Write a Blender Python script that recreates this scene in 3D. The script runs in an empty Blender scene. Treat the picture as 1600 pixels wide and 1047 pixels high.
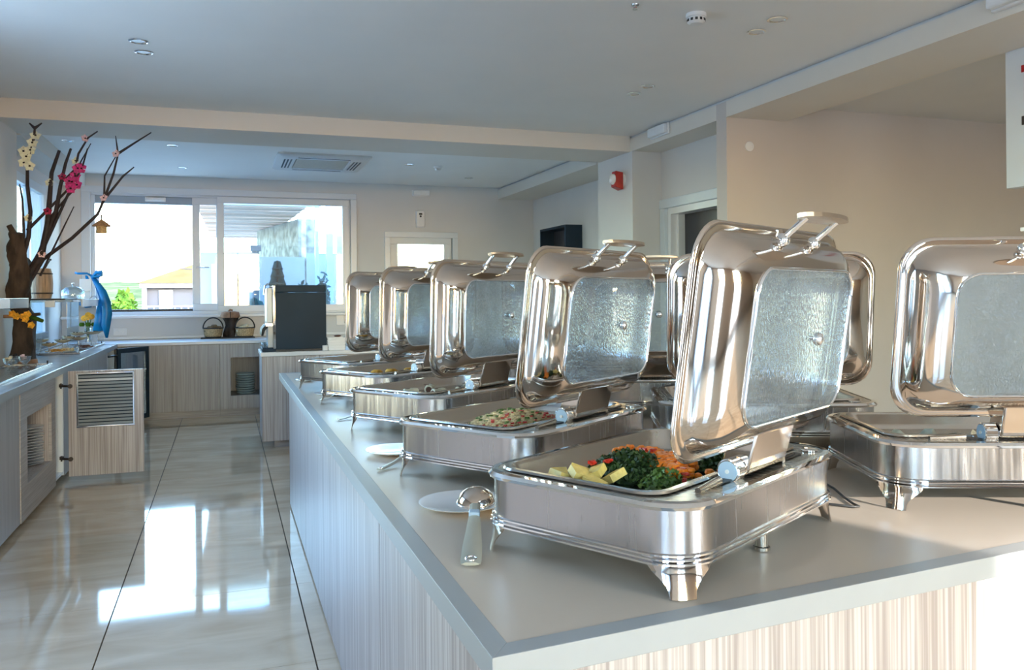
import bpy, bmesh, math, random
from mathutils import Vector, Matrix, noise
from math import radians as R, sin, cos, pi
random.seed(7)
D = bpy.data
scn = bpy.context.scene
C = scn.collection

# ------------------------------------------------------------------ camera
cam = D.cameras.new('camera'); co = D.objects.new('camera', cam); C.objects.link(co)
cam.sensor_width = 36; cam.lens = 36*1275/1600; cam.shift_y = -63.5/1600
cam.clip_start = 0.02; cam.clip_end = 2000
co.matrix_world = Matrix.Translation((0, 0, 1.42)) @ Matrix.Rotation(R(-19.32), 4, 'Z') @ Matrix.Rotation(R(90), 4, 'X') @ Matrix.Rotation(R(-.52), 4, 'Z')
scn.camera = co

# ------------------------------------------------------------------ sky, sun, exposure
W = D.worlds.new('sky'); scn.world = W; W.use_nodes = True
nt = W.node_tree; nt.nodes.clear()
sky = nt.nodes.new('ShaderNodeTexSky'); sky.sky_type = 'NISHITA'
sky.sun_disc = False; sky.sun_elevation = R(16); sky.sun_rotation = R(158)
sky.air_density = 1.4; sky.dust_density = .35; sky.ozone_density = 4
bg = nt.nodes.new('ShaderNodeBackground'); bg.inputs[1].default_value = 3.3
ow = nt.nodes.new('ShaderNodeOutputWorld')
nt.links.new(sky.outputs[0], bg.inputs[0]); nt.links.new(bg.outputs[0], ow.inputs[0])
sl = D.lights.new('sun', 'SUN'); sl.energy = 7.5; sl.angle = R(0.6); sl.color = (1, .94, .85)
so = D.objects.new('sun', sl); C.objects.link(so)
SUN_DIR = Vector((-.34, .87, -.265))
so.rotation_euler = SUN_DIR.to_track_quat('-Z', 'Y').to_euler()
def portal(loc, rot, sx, sy):
    l = D.lights.new('window_portal', 'AREA'); l.shape = 'RECTANGLE'; l.size = sx; l.size_y = sy
    l.cycles.is_portal = True
    o = D.objects.new('window_portal', l); C.objects.link(o); o.location = loc; o.rotation_euler = rot
portal((-.1, 11.35, 1.93), (R(-90), 0, 0), 3.1, 1.4)
portal((4.36, -3.75, 1.45), (R(90), 0, 0), 1.9, 2.7)
portal((.35, -3.75, 1.45), (R(90), 0, 0), 1.3, 2.7)
portal((-2.05, 9.33, 1.8), (0, R(-90), 0), 1.7, 1.7)
portal((-1.9, 4.1, 1.87), (0, R(-90), 0), 1.8, 2.0)
portal((-1.9, -2.25, 1.4), (0, R(-90), 0), 2.6, 1.9)
vs = scn.view_settings
vs.view_transform = 'Standard'; vs.look = 'None'; vs.gamma = 1; vs.use_curve_mapping = False
vs.exposure = 0.36
scn.cycles.max_bounces = 14; scn.cycles.diffuse_bounces = 9; scn.cycles.glossy_bounces = 6
scn.cycles.transparent_max_bounces = 24; scn.cycles.transmission_bounces = 6
scn.cycles.use_denoising = True
scn.cycles.sample_clamp_indirect = 8; scn.cycles.caustics_reflective = False; scn.cycles.caustics_refractive = False

# ------------------------------------------------------------------ materials
def mat(name, col, rough=.5, metal=0, var=0, scale=8, stretch=(1, 1, 1), bump=0, bscale=40, spec=None, col2=None, emis=None, coat=0, detail=3, rvar=0):
    m = D.materials.new(name); m.use_nodes = True; t = m.node_tree; n = t.nodes; L = t.links
    b = n['Principled BSDF']
    b.inputs['Base Color'].default_value = (*col, 1); b.inputs['Roughness'].default_value = rough
    b.inputs['Metallic'].default_value = metal
    if spec is not None: b.inputs['Specular IOR Level'].default_value = spec
    if coat: b.inputs['Coat Weight'].default_value = coat; b.inputs['Coat Roughness'].default_value = .05
    if emis: b.inputs['Emission Color'].default_value = (*emis[0], 1); b.inputs['Emission Strength'].default_value = emis[1]
    tc = None
    if var or bump or col2 or rvar:
        tc = n.new('ShaderNodeTexCoord'); mp = n.new('ShaderNodeMapping'); mp.inputs['Scale'].default_value = stretch
        L.new(tc.outputs['Object'], mp.inputs['Vector'])
        nz = n.new('ShaderNodeTexNoise'); nz.inputs['Scale'].default_value = scale; nz.inputs['Detail'].default_value = detail
        L.new(mp.outputs[0], nz.inputs['Vector'])
    if var or col2:
        c2 = col2 or tuple(max(0, c*(1-var)) for c in col)
        rp = n.new('ShaderNodeValToRGB'); rp.color_ramp.elements[0].position = .35; rp.color_ramp.elements[1].position = .65
        rp.color_ramp.elements[0].color = (*c2, 1); rp.color_ramp.elements[1].color = (*col, 1)
        L.new(nz.outputs[0], rp.inputs[0]); L.new(rp.outputs[0], b.inputs['Base Color'])
    if rvar:
        mr = n.new('ShaderNodeMapRange'); mr.inputs['To Min'].default_value = rough; mr.inputs['To Max'].default_value = rough+rvar
        L.new(nz.outputs[0], mr.inputs[0]); L.new(mr.outputs[0], b.inputs['Roughness'])
    if bump:
        nb = n.new('ShaderNodeTexNoise'); nb.inputs['Scale'].default_value = bscale; nb.inputs['Detail'].default_value = 4
        L.new(mp.outputs[0], nb.inputs['Vector'])
        bp = n.new('ShaderNodeBump'); bp.inputs['Strength'].default_value = bump; bp.inputs['Distance'].default_value = .01
        L.new(nb.outputs[0], bp.inputs['Height']); L.new(bp.outputs[0], b.inputs['Normal'])
    return m
def laminate(name, c1, c2, c3, horizontal=False):
    """wood-look laminate of fine parallel stripes"""
    m = D.materials.new(name); m.use_nodes = True; t = m.node_tree; n = t.nodes; L = t.links
    b = n['Principled BSDF']; b.inputs['Roughness'].default_value = .42
    tc = n.new('ShaderNodeTexCoord')
    def nz(sc, st, det):
        mp = n.new('ShaderNodeMapping'); mp.inputs['Scale'].default_value = st; L.new(tc.outputs['Object'], mp.inputs['Vector'])
        z = n.new('ShaderNodeTexNoise'); z.inputs['Scale'].default_value = sc; z.inputs['Detail'].default_value = det
        L.new(mp.outputs[0], z.inputs['Vector']); return z
    st = (.02, .02, 1) if horizontal else (1, 1, .012)
    a = nz(150, st, 2); d = nz(45, st, 2)
    mx = n.new('ShaderNodeMath'); mx.operation = 'MULTIPLY_ADD'; mx.inputs[1].default_value = .65
    L.new(a.outputs[0], mx.inputs[0])
    m2 = n.new('ShaderNodeMath'); m2.operation = 'MULTIPLY'; m2.inputs[1].default_value = .35; L.new(d.outputs[0], m2.inputs[0]); L.new(m2.outputs[0], mx.inputs[2])
    rp = n.new('ShaderNodeValToRGB'); e = rp.color_ramp.elements
    e[0].position = .40; e[0].color = (*c1, 1); e[1].position = .60; e[1].color = (*c3, 1)
    k = e.new(.5); k.color = (*c2, 1)
    L.new(mx.outputs[0], rp.inputs[0]); L.new(rp.outputs[0], b.inputs['Base Color'])
    return m
def glass(name, tint=(1, 1, 1), refl=.08, haze=0, wet=0, rough=.02):
    """thin pane: see-through, a mirror part, and (when wet) a film of fine droplets"""
    m = D.materials.new(name); m.use_nodes = True; t = m.node_tree; n = t.nodes; L = t.links
    out = n['Material Output']; n.remove(n['Principled BSDF'])
    tr = n.new('ShaderNodeBsdfTransparent'); tr.inputs[0].default_value = (*tint, 1)
    gl = n.new('ShaderNodeBsdfGlossy'); gl.inputs[0].default_value = (.95, .97, 1, 1); gl.inputs[1].default_value = rough
    fr = n.new('ShaderNodeLayerWeight'); fr.inputs[0].default_value = .35
    mr = n.new('ShaderNodeMapRange'); mr.inputs['To Min'].default_value = refl; mr.inputs['To Max'].default_value = .75
    L.new(fr.outputs['Fresnel'], mr.inputs[0])
    mix = n.new('ShaderNodeMixShader'); L.new(mr.outputs[0], mix.inputs[0]); L.new(tr.outputs[0], mix.inputs[1]); L.new(gl.outputs[0], mix.inputs[2])
    last = mix
    if haze or wet:
        df = n.new('ShaderNodeBsdfDiffuse'); df.inputs[0].default_value = (.40, .46, .50, 1)
        m2 = n.new('ShaderNodeMixShader')
        if wet:
            tc = n.new('ShaderNodeTexCoord')
            vo = n.new('ShaderNodeTexVoronoi'); vo.inputs['Scale'].default_value = 240
            mp = n.new('ShaderNodeMapping'); mp.inputs['Scale'].default_value = (1, .45, 1); L.new(tc.outputs['Object'], mp.inputs[0]); L.new(mp.outputs[0], vo.inputs['Vector'])
            big = n.new('ShaderNodeTexNoise'); big.inputs['Scale'].default_value = 7; big.inputs['Detail'].default_value = 4; L.new(mp.outputs[0], big.inputs['Vector'])
            rr = n.new('ShaderNodeMapRange'); rr.inputs['From Min'].default_value = .4; rr.inputs['From Max'].default_value = .62; L.new(big.outputs[0], rr.inputs[0])
            mu = n.new('ShaderNodeMath'); mu.operation = 'MULTIPLY'; mu.inputs[1].default_value = wet; L.new(rr.outputs[0], mu.inputs[0])
            ad = n.new('ShaderNodeMath'); ad.operation = 'ADD'; ad.inputs[1].default_value = haze; L.new(mu.outputs[0], ad.inputs[0])
            L.new(ad.outputs[0], m2.inputs[0])
            bp = n.new('ShaderNodeBump'); bp.inputs['Distance'].default_value = .0014; L.new(vo.outputs['Distance'], bp.inputs['Height']); L.new(bp.outputs[0], gl.inputs['Normal'])
        else: m2.inputs[0].default_value = haze
        L.new(mix.outputs[0], m2.inputs[1]); L.new(df.outputs[0], m2.inputs[2]); last = m2
    L.new(last.outputs[0], out.inputs[0])
    return m
def steel(name, col, rough, brush=0, stretch=(1, 1, 40), scale=30, rv=.1, wob=0):
    m = D.materials.new(name); m.use_nodes = True; t = m.node_tree; n = t.nodes; L = t.links
    b = n['Principled BSDF']; b.inputs['Base Color'].default_value = (*col, 1); b.inputs['Metallic'].default_value = 1
    b.inputs['Roughness'].default_value = rough
    tc = n.new('ShaderNodeTexCoord'); mp = n.new('ShaderNodeMapping'); mp.inputs['Scale'].default_value = stretch
    L.new(tc.outputs['Object'], mp.inputs[0])
    z = n.new('ShaderNodeTexNoise'); z.inputs['Scale'].default_value = scale; z.inputs['Detail'].default_value = 4; L.new(mp.outputs[0], z.inputs['Vector'])
    mr = n.new('ShaderNodeMapRange'); mr.inputs['From Min'].default_value = .3; mr.inputs['From Max'].default_value = .7
    mr.inputs['To Min'].default_value = rough; mr.inputs['To Max'].default_value = rough+rv
    L.new(z.outputs[0], mr.inputs[0]); L.new(mr.outputs[0], b.inputs['Roughness'])
    last = None
    if brush:
        bp = n.new('ShaderNodeBump'); bp.inputs['Strength'].default_value = brush; bp.inputs['Distance'].default_value = .002
        L.new(z.outputs[0], bp.inputs['Height']); last = bp
    if wob:
        w = n.new('ShaderNodeTexNoise'); w.inputs['Scale'].default_value = 4; w.inputs['Detail'].default_value = 1; L.new(tc.outputs['Object'], w.inputs['Vector'])
        b2 = n.new('ShaderNodeBump'); b2.inputs['Strength'].default_value = wob; b2.inputs['Distance'].default_value = .03
        L.new(w.outputs[0], b2.inputs['Height'])
        if last: L.new(last.outputs[0], b2.inputs['Normal'])
        last = b2
    if last: L.new(last.outputs[0], b.inputs['Normal'])
    return m

M = {}
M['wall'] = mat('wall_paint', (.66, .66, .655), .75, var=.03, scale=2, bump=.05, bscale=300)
M['wall_tan'] = mat('tan_wall_paint', (.58, .53, .495), .75, var=.03, scale=2, bump=.05, bscale=300)
M['beam'] = mat('beam_paint', (.70, .66, .60), .7, var=.02, scale=2)
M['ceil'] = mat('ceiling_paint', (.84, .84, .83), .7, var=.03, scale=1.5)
M['white'] = mat('white_satin_paint', (.78, .80, .82), .35, var=.02, scale=5)
M['upvc'] = mat('white_window_frame', (.62, .69, .755), .3, var=.02, scale=6)
M['tile'] = None
M['grout'] = mat('dark_grout', (.10, .08, .065), .8, var=.2, scale=60)
M['lam'] = laminate('striped_laminate', (.31, .262, .25), (.41, .36, .345), (.52, .475, .46))
M['lamh'] = laminate('horizontal_grain_laminate', (.34, .30, .285), (.40, .36, .345), (.46, .42, .405), True)
M['lamg'] = laminate('grey_striped_laminate', (.30, .275, .27), (.36, .335, .33), (.42, .395, .39))
M['stone'] = mat('stone_worktop', (.55, .465, .39), .34, var=.05, scale=3, bump=.02, bscale=90, rvar=.04, detail=8)
M['trim'] = mat('grey_edge_trim', (.33, .345, .36), .36, var=.04, scale=12, rvar=.1)
M['pale'] = mat('pale_edge_strip', (.80, .76, .70), .4, var=.03, scale=20)
M['top_grey'] = mat('grey_worktop', (.44, .47, .50), .14, var=.08, scale=5, rvar=.08)
M['top_white'] = mat('white_worktop', (.72, .72, .74), .3, var=.04, scale=6)
M['brushed'] = steel('brushed_steel', (.47, .455, .46), .17, .12, (1, 1, .05), 90, .12)
M['chrome'] = steel('polished_steel', (.67, .59, .52), .05, 0, (1, 1, 1), 9, .07, .12)
M['mirror'] = steel('mirror_chrome', (.86, .86, .87), .03, 0, (1, 1, 1), 9, .03)
M['satin'] = steel('satin_steel', (.52, .51, .49), .2, .04, (30, 1, 1), 20, .1)
M['slat'] = mat('pale_metal_slat', (.42, .46, .49), .35, .3, var=.05)
M['plate'] = steel('satin_handle_plate', (.50, .43, .37), .34, .03, (1, 8, 8), 20, .08)
M['pan'] = steel('pan_steel', (.54, .51, .47), .14, .03, (1, 1, 1), 14, .12)
M['dark'] = mat('dark_slot', (.02, .02, .022), .4, var=.2, scale=20)
M['black'] = mat('black_plastic', (.03, .03, .033), .45, var=.2, scale=20)
#slate
M['slate'] = mat('dark_steel_panel', (.02, .038, .06), .5, 0, var=.2, scale=2, rvar=.1, spec=.2)
M['china'] = mat('white_china', (.90, .91, .92), .12, var=.02, scale=10, coat=.4)
M['mint'] = mat('pale_mint_china', (.42, .52, .53), .3, var=.1, scale=8)
M['glass'] = glass('window_glass', (.97, .99, 1), .05)
M['tinted'] = glass('tinted_window_glass', (.80, .90, .97), .10, haze=.03)
M['wet'] = glass('steamed_lid_glass', (.76, .82, .86), .05, haze=.012, wet=.13, rough=.04)
M['clear'] = glass('clear_glassware', (.93, .97, .98), .12, haze=.06)
M['shelfglass'] = glass('frosted_shelf_glass', (.80, .93, 1), .18, haze=.35, rough=.1)
M['bark'] = mat('dark_bark', (.062, .040, .029), .85, var=.75, scale=14, stretch=(1, 1, .3), bump=.8, bscale=30)
M['twig'] = mat('black_brown_twig', (.028, .017, .02), .6, var=.5, scale=30)
M['petal_w'] = mat('cream_petal', (.85, .86, .68), .6, var=.12, scale=60)
M['petal_p'] = mat('pale_pink_petal', (.85, .62, .66), .6, var=.2, scale=60)
M['petal_m'] = mat('magenta_petal', (.80, .06, .33), .5, var=.5, scale=40)
M['petal_r'] = mat('crimson_petal', (.45, .02, .10), .5, var=.4, scale=40)
M['petal_y'] = mat('orange_yellow_petal', (1, .48, .03), .5, var=.4, scale=40)
M['straw'] = mat('woven_straw', (.58, .40, .20), .8, var=.45, scale=70, bump=.6, bscale=120)
M['rope'] = mat('dark_twisted_rope', (.04, .035, .035), .8, var=.4, scale=60)
M['wood'] = mat('pale_barrel_wood', (.52, .36, .24), .6, var=.35, scale=14, stretch=(3, 3, .3), bump=.2)
M['slice'] = mat('cut_log_face', (.42, .22, .12), .7, var=.4, scale=16, bump=.3)
M['hoop'] = mat('dark_iron_hoop', (.06, .045, .04), .5, .5, var=.3, scale=30)
M['ribbon'] = mat('bright_blue_satin', (.0, .22, .58), .38, var=.35, scale=9)
M['bread'] = mat('brown_bread_crust', (.22, .15, .08), .8, var=.5, scale=25, bump=.4)
M['cream'] = mat('cream_food', (.78, .70, .52), .6, var=.25, scale=40, bump=.3)
M['olive'] = mat('black_olive', (.02, .012, .018), .25, var=.3, scale=30)
M['greens'] = mat('dark_cooked_greens', (.050, .105, .022), .42, col2=(.010, .028, .010), scale=70)
M['greens2'] = mat('bright_herb_leaf', (.13, .24, .04), .5, var=.6, scale=80)
M['carrot'] = mat('orange_carrot', (1, .25, .008), .42, var=.15, scale=60, bump=.3, bscale=90)
M['potato'] = mat('yellow_potato', (.88, .66, .20), .5, var=.18, scale=60, bump=.3, bscale=90)
M['pepper'] = mat('red_pepper', (.62, .035, .02), .3, var=.3, scale=60)
M['grain'] = mat('beige_grain', (.92, .74, .44), .6, var=.3, scale=90)
M['choc'] = mat('brown_filling', (.14, .045, .02), .5, var=.4, scale=50)
M['egg'] = mat('orange_yellow_fritter', (.85, .42, .06), .55, var=.35, scale=50, bump=.4)
M['red'] = mat('red_plastic', (.42, .01, .012), .3, var=.2, scale=30)
M['device'] = mat('white_plastic', (.76, .77, .78), .35, var=.02, scale=20)
M['lens'] = mat('frosted_diffuser', (.80, .82, .84), .25, var=.04, scale=20)
M['door_dark'] = mat('dark_grey_door', (.035, .035, .045), .4, var=.2, scale=6)
M['hill'] = mat('scrub_hillside', (.17, .155, .075), .9, spec=0, col2=(.07, .085, .035), scale=.25, detail=8)
M['leaf'] = mat('bush_foliage', (.10, .19, .025), .8, spec=0, col2=(.03, .065, .012), scale=3, detail=6)
M['reflected_conifer'] = mat('reflected_tree_foliage', (.05, .11, .11), .8, spec=.05, col2=(.02, .06, .06), scale=4, detail=6)  # blue-green for the solid shapes that imitate trees mirrored in the pane
M['roof'] = mat('orange_roof_tiles', (.19, .105, .045), .8, spec=0, var=.2, scale=2)
M['render'] = mat('pale_house_render', (.062, .058, .066), .85, var=.05, scale=1)
M['render_w'] = mat('white_house_trim', (.16, .165, .18), .7, var=.03, scale=1)
M['deck'] = mat('terrace_paving', (.54, .49, .43), .7, spec=.1, var=.12, scale=1.5)
M['plank'] = mat('canopy_plank_wood', (.72, .44, .29), .65, var=.3, scale=5, stretch=(.3, 5, 1))
M['plank2'] = mat('darker_canopy_plank', (.50, .29, .18), .65, var=.3, scale=5, stretch=(.3, 5, 1))
M['rubble'] = mat('rough_stone_wall', (.42, .40, .33), .9, var=.55, scale=7, bump=.9, bscale=14, spec=0)
M['steelblue'] = mat('pale_blue_post_paint', (.42, .56, .72), .4, var=.05, scale=4)
M['screen'] = mat('frosted_white_screen', (.33, .37, .42), .4, var=.04, scale=3)

def tile_material():
    m = D.materials.new('polished_beige_tile'); m.use_nodes = True; t = m.node_tree; n = t.nodes; L = t.links
    b = n['Principled BSDF']; b.inputs['Roughness'].default_value = .05; b.inputs['Specular IOR Level'].default_value = .5
    b.inputs['Coat Weight'].default_value = .1; b.inputs['Coat Roughness'].default_value = .02
    g = n.new('ShaderNodeNewGeometry'); mp = n.new('ShaderNodeMapping'); mp.inputs['Scale'].default_value = (.8, 2.6, 1); mp.inputs['Rotation'].default_value = (0, 0, .35)
    L.new(g.outputs['Position'], mp.inputs[0])
    z = n.new('ShaderNodeTexNoise'); z.inputs['Scale'].default_value = 2.2; z.inputs['Detail'].default_value = 9; z.inputs['Distortion'].default_value = .8; L.new(mp.outputs[0], z.inputs['Vector'])
    rp = n.new('ShaderNodeValToRGB'); e = rp.color_ramp.elements
    e[0].position = .3; e[0].color = (.58, .435, .30, 1); e[1].position = .7; e[1].color = (.76, .61, .45, 1)
    L.new(z.outputs[0], rp.inputs[0]); L.new(rp.outputs[0], b.inputs['Base Color'])
    return m
M['tile'] = tile_material()

# ------------------------------------------------------------------ mesh helpers
class MB:
    def __init__(s): s.v = []; s.f = []
    def add(s, vs, fs):
        o = len(s.v); s.v += [tuple(p) for p in vs]; s.f += [tuple(i+o for i in f) for f in fs]; return s
    def box(s, a, b, mtx=None):
        (x0, y0, z0), (x1, y1, z1) = a, b
        vs = [(x, y, z) for z in (z0, z1) for y in (y0, y1) for x in (x0, x1)]
        if mtx: vs = [mtx @ Vector(p) for p in vs]
        return s.add(vs, [(0, 2, 3, 1), (4, 5, 7, 6), (0, 1, 5, 4), (1, 3, 7, 5), (3, 2, 6, 7), (2, 0, 4, 6)])
    def prism(s, poly, z0, z1, mtx=None):
        n = len(poly); vs = [(x, y, z0) for x, y in poly]+[(x, y, z1) for x, y in poly]
        if mtx: vs = [mtx @ Vector(p) for p in vs]
        return s.add(vs, [tuple(range(n))[::-1], tuple(range(n, 2*n))]+[(i, (i+1) % n, n+(i+1) % n, n+i) for i in range(n)])
    def loft(s, rings, closed=True, cap0=False, cap1=False, wrap=False):
        n = len(rings[0]); o = len(s.v)
        for r in rings: s.v += [tuple(p) for p in r]
        k = len(rings)
        for a in range(k if wrap else k-1):
            b = (a+1) % k
            for i in range(n if closed else n-1):
                j = (i+1) % n; s.f.append((o+a*n+i, o+a*n+j, o+b*n+j, o+b*n+i))
        if cap0: s.f.append(tuple(o+i for i in range(n))[::-1])
        if cap1: s.f.append(tuple(o+(k-1)*n+i for i in range(n)))
        return s
    def lathe(s, prof, seg=20, c=(0, 0, 0), axis=None, cap=True):
        rings = []
        mt = Matrix.Translation(c) @ (Vector((0, 0, 1)).rotation_difference(Vector(axis)).to_matrix().to_4x4() if axis else Matrix.Identity(4))
        for r, z in prof: rings.append([mt @ Vector((r*cos(2*pi*i/seg), r*sin(2*pi*i/seg), z)) for i in range(seg)])
        return s.loft(rings, True, cap, cap)
    def tube(s, pts, rad, seg=8, cap=True):
        pts = [Vector(p) for p in pts]; rings = []; n = len(pts)
        rad = rad if isinstance(rad, (list, tuple)) else [rad]*n
        up = None
        for i, p in enumerate(pts):
            t = (pts[min(i+1, n-1)]-pts[max(i-1, 0)]).normalized()
            if up is None: up = t.orthogonal().normalized()
            up = (up-t*up.dot(t)).normalized(); sd = t.cross(up)
            rings.append([p+(up*cos(2*pi*k/seg)+sd*sin(2*pi*k/seg))*rad[i] for k in range(seg)])
        return s.loft(rings, True, cap, cap)
    def loop_tube(s, pts, r, seg=8):
        pts = [Vector(p) for p in pts]; n = len(pts); rings = []
        nrm = Vector((0, 0, 1))
        for i, p in enumerate(pts):
            t = (pts[(i+1) % n]-pts[i-1]).normalized(); sd = t.cross(nrm).normalized()
            rings.append([p+(nrm*cos(2*pi*k/seg)+sd*sin(2*pi*k/seg))*r for k in range(seg)])
        return s.loft(rings, True, wrap=True)
    def ball(s, c, r, seg=10, sq=(1, 1, 1), jit=0):
        c = Vector(c); rings = []
        for a in range(1, seg//2):
            ph = pi*a/(seg//2)
            rings.append([c+Vector((r*sq[0]*sin(ph)*cos(2*pi*i/seg), r*sq[1]*sin(ph)*sin(2*pi*i/seg), -r*sq[2]*cos(ph)))*(1+random.uniform(-jit, jit)) for i in range(seg)])
        return s.loft(rings, True, True, True)
    def build(s, name, m, parent=None, smooth=0, bevel=0, solid=0, seg=2):
        me = D.meshes.new(name); me.from_pydata(s.v, [], s.f)
        bm = bmesh.new(); bm.from_mesh(me); bmesh.ops.recalc_face_normals(bm, faces=bm.faces); bm.to_mesh(me); bm.free()
        if m: me.materials.append(m)
        if smooth:
            me.polygons.foreach_set('use_smooth', [True]*len(me.polygons))
            me.set_sharp_from_angle(angle=R(smooth))
        me.update()
        o = D.objects.new(name, me); C.objects.link(o)
        if parent: o.parent = parent
        if solid: x = o.modifiers.new('s', 'SOLIDIFY'); x.thickness = solid; x.offset = 0
        if bevel:
            x = o.modifiers.new('b', 'BEVEL'); x.width = bevel; x.segments = seg; x.limit_method = 'ANGLE'; x.angle_limit = R(40); x.harden_normals = False
            me.polygons.foreach_set('use_smooth', [True]*len(me.polygons)); me.set_sharp_from_angle(angle=R(50))
        return o
def rrect(hx, hy, r, z, n=6, cx=0, cy=0):
    p = []
    for k, (sx, sy) in enumerate(((1, 1), (-1, 1), (-1, -1), (1, -1))):
        for i in range(n+1):
            a = pi/2*(k+i/n); p.append((cx+sx*(hx-r)+r*cos(a), cy+sy*(hy-r)+r*sin(a), z))
    return p
def tag(o, label=None, cat=None, group=None, kind=None):
    if label: o['label'] = label
    if cat: o['category'] = cat
    if group: o['group'] = group
    if kind: o['kind'] = kind
    return o
def root(name, label, cat, loc=(0, 0, 0), rz=0, group=None):
    o = D.objects.new(name, None); C.objects.link(o); o.location = loc; o.rotation_euler = (0, 0, rz)
    return tag(o, label, cat, group)
def copy_tree(o, parent=None):
    c = o.copy(); C.objects.link(c)
    if parent is not None:
        c.parent = parent; c.matrix_parent_inverse = o.matrix_parent_inverse
    for ch in list(o.children): copy_tree(ch, c)
    return c
def struct(name, mb, m, parent=None, **k):
    o = mb.build(name, m, parent, **k)
    if not parent: o['kind'] = 'structure'
    return o
def box(a, b): return MB().box(a, b)

# ================================================================== SETTING
H = 2.95
XL, XL2, XB = -1.63, -1.88, 3.73          # left wall, recessed left wall, right beam line
YB, YR = 11.15, -3.6                      # far wall, wall behind the camera
# floor: dark grout bed with separate polished tiles
fl = struct('floor', box((-2.1, -3.8, -.12), (8.6, 11.4, -.012)), M['grout'])
tx, ty = .812, .905
tile0 = MB().box((0, 0, -.013), (tx-.006, ty-.0025, 0)).build('floor_tile', M['tile'], fl)
first = True
for i in range(-2, 11):
    for j in range(-8, 9):
        x = -.491+i*tx; y = 4.160+j*ty
        o = tile0 if first else tile0.copy()
        if not first: C.objects.link(o)
        first = False
        o.parent = fl; o.location = (x, y, 0)
# ceilings and beams
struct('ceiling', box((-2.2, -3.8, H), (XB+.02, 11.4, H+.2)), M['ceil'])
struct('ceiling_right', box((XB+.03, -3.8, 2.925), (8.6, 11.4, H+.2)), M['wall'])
struct('trim_1', box((XB, 5.64, 2.80), (4.08, 7.85, 2.9249)), M['beam'])
struct('trim_2', box((XB, -3.6, 2.80), (4.29, 5.5, 2.9249)), M['beam'])
struct('trim_3', box((XL, 7.12, 2.80), (XB, 7.8, H)), M['beam'])
struct('trim_4', box((XB-.02, 7.85, 2.79), (4.25, YB, 2.9249)), M['beam'])
struct('trim_5', box((XL2, 7.8, 2.79), (XL+.02, YB, H)), M['beam'])
# walls
struct('wall_left', box((XL-.25, 5.1, 0), (XL, 7.75, H)), M['wall'])
mb = MB().box((XL-.25, -3.6, 0), (XL, -3.2, H)).box((XL-.25, -3.2, 0), (XL, -1.3, .12)).box((XL-.25, -3.2, 2.72), (XL, -1.3, H)).box((XL-.25, -1.3, 0), (XL, 3.1, H)).box((XL-.25, 3.1, 0), (XL, 5.1, .95)).box((XL-.25, 3.1, 2.78), (XL, 5.1, H))
for y in (-2.25, 4.1): mb.box((XL-.2, y-.05, .12), (XL-.08, y+.05, 2.72))
struct('wall_left_near', mb, mat('blue_grey_reflected_wall', (.33, .36, .43), .75, var=.03, scale=2))  # unseen wall, blue-grey chosen to darken what the near steel reflects
mb = MB().box((XL2-.2, 7.75, 0), (XL2, 8.5, H)).box((XL2-.2, 10.15, 0), (XL2, YB+.2, H)).box((XL2-.2, 8.5, 0), (XL2, 10.15, 1.0)).box((XL2-.2, 8.5, 2.62), (XL2, 10.15, H))
struct('wall_left_far', mb, M['wall'])
# back wall around the wide window and the glazed door
mb = MB()
mb.box((XL2-.2, YB, 0), (-1.56, YB+.25, H)).box((-1.56, YB, 2.74), (1.60, YB+.25, H)).box((-1.56, YB, 0), (1.60, YB+.25, 1.20))
mb.box((1.60, YB, 0), (2.14, YB+.25, H)).box((2.14, YB, 2.24), (3.02, YB+.25, H)).box((3.02, YB, 0), (4.6, YB+.25, H))
struct('wall_back', mb, M['wall'])
struct('wall_right_far', box((4.25, 7.85, 0), (4.5, YB, 2.9249)), M['wall'])
# pillar, recess and wall to the right
struct('wall_pillar', box((XB, 7.08, 0), (4.05, 7.85, 2.80)), M['wall'])
mb = MB().box((4.05, 7.0, 0), (4.35, 7.85, 2.9249)).box((4.05, 5.64, 2.26), (4.35, 7.0, 2.9249)).box((4.05, 5.64, 0), (4.35, 6.02, 2.26))
struct('wall_recess', mb, M['wall'])
struct('wall_right', box((XB, 5.5, 0), (8.6, 5.64, 2.9249)), M['wall_tan'])
struct('wall_room_side', box((8.4, -3.6, 0), (8.6, 5.5, H)), M['wall_tan'])
# unseen wall behind the camera: openings and piers placed to gate sun and daylight
mb = MB().box((-2.0, YR-.3, 2.72), (8.6, YR, H)).box((-2.0, YR-.3, 0), (8.6, YR, .1))
for x0, x1 in ((-2.0, -.25), (.95, 3.30), (5.0, 8.6)): mb.box((x0, YR-.3, .1), (x1, YR, 2.72))
struct('wall_rear', mb, mat('warm_brown_reflected_wall', (.46, .34, .27), .75, var=.05, scale=2))  # brown chosen on this unseen wall to warm the lids' reflections
for k, x in enumerate((.35, 4.15)):
    struct('window_%d' % (4+k), MB().box((x-.03, YR-.2, .1), (x+.03, YR-.14, 2.72)), M['upvc'])

def window_box(name, x0, x1, z0, z1, y, t, d, m=None, parent=None):
    """rectangular frame of four mitre-less bars, bar width t, depth d"""
    mb = MB().box((x0, y, z0), (x1, y+d, z0+t)).box((x0, y, z1-t), (x1, y+d, z1)).box((x0, y, z0+t), (x0+t, y+d, z1-t)).box((x1-t, y, z0+t), (x1, y+d, z1-t))
    return mb.build(name, m or M['upvc'], parent, bevel=.004)
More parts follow.
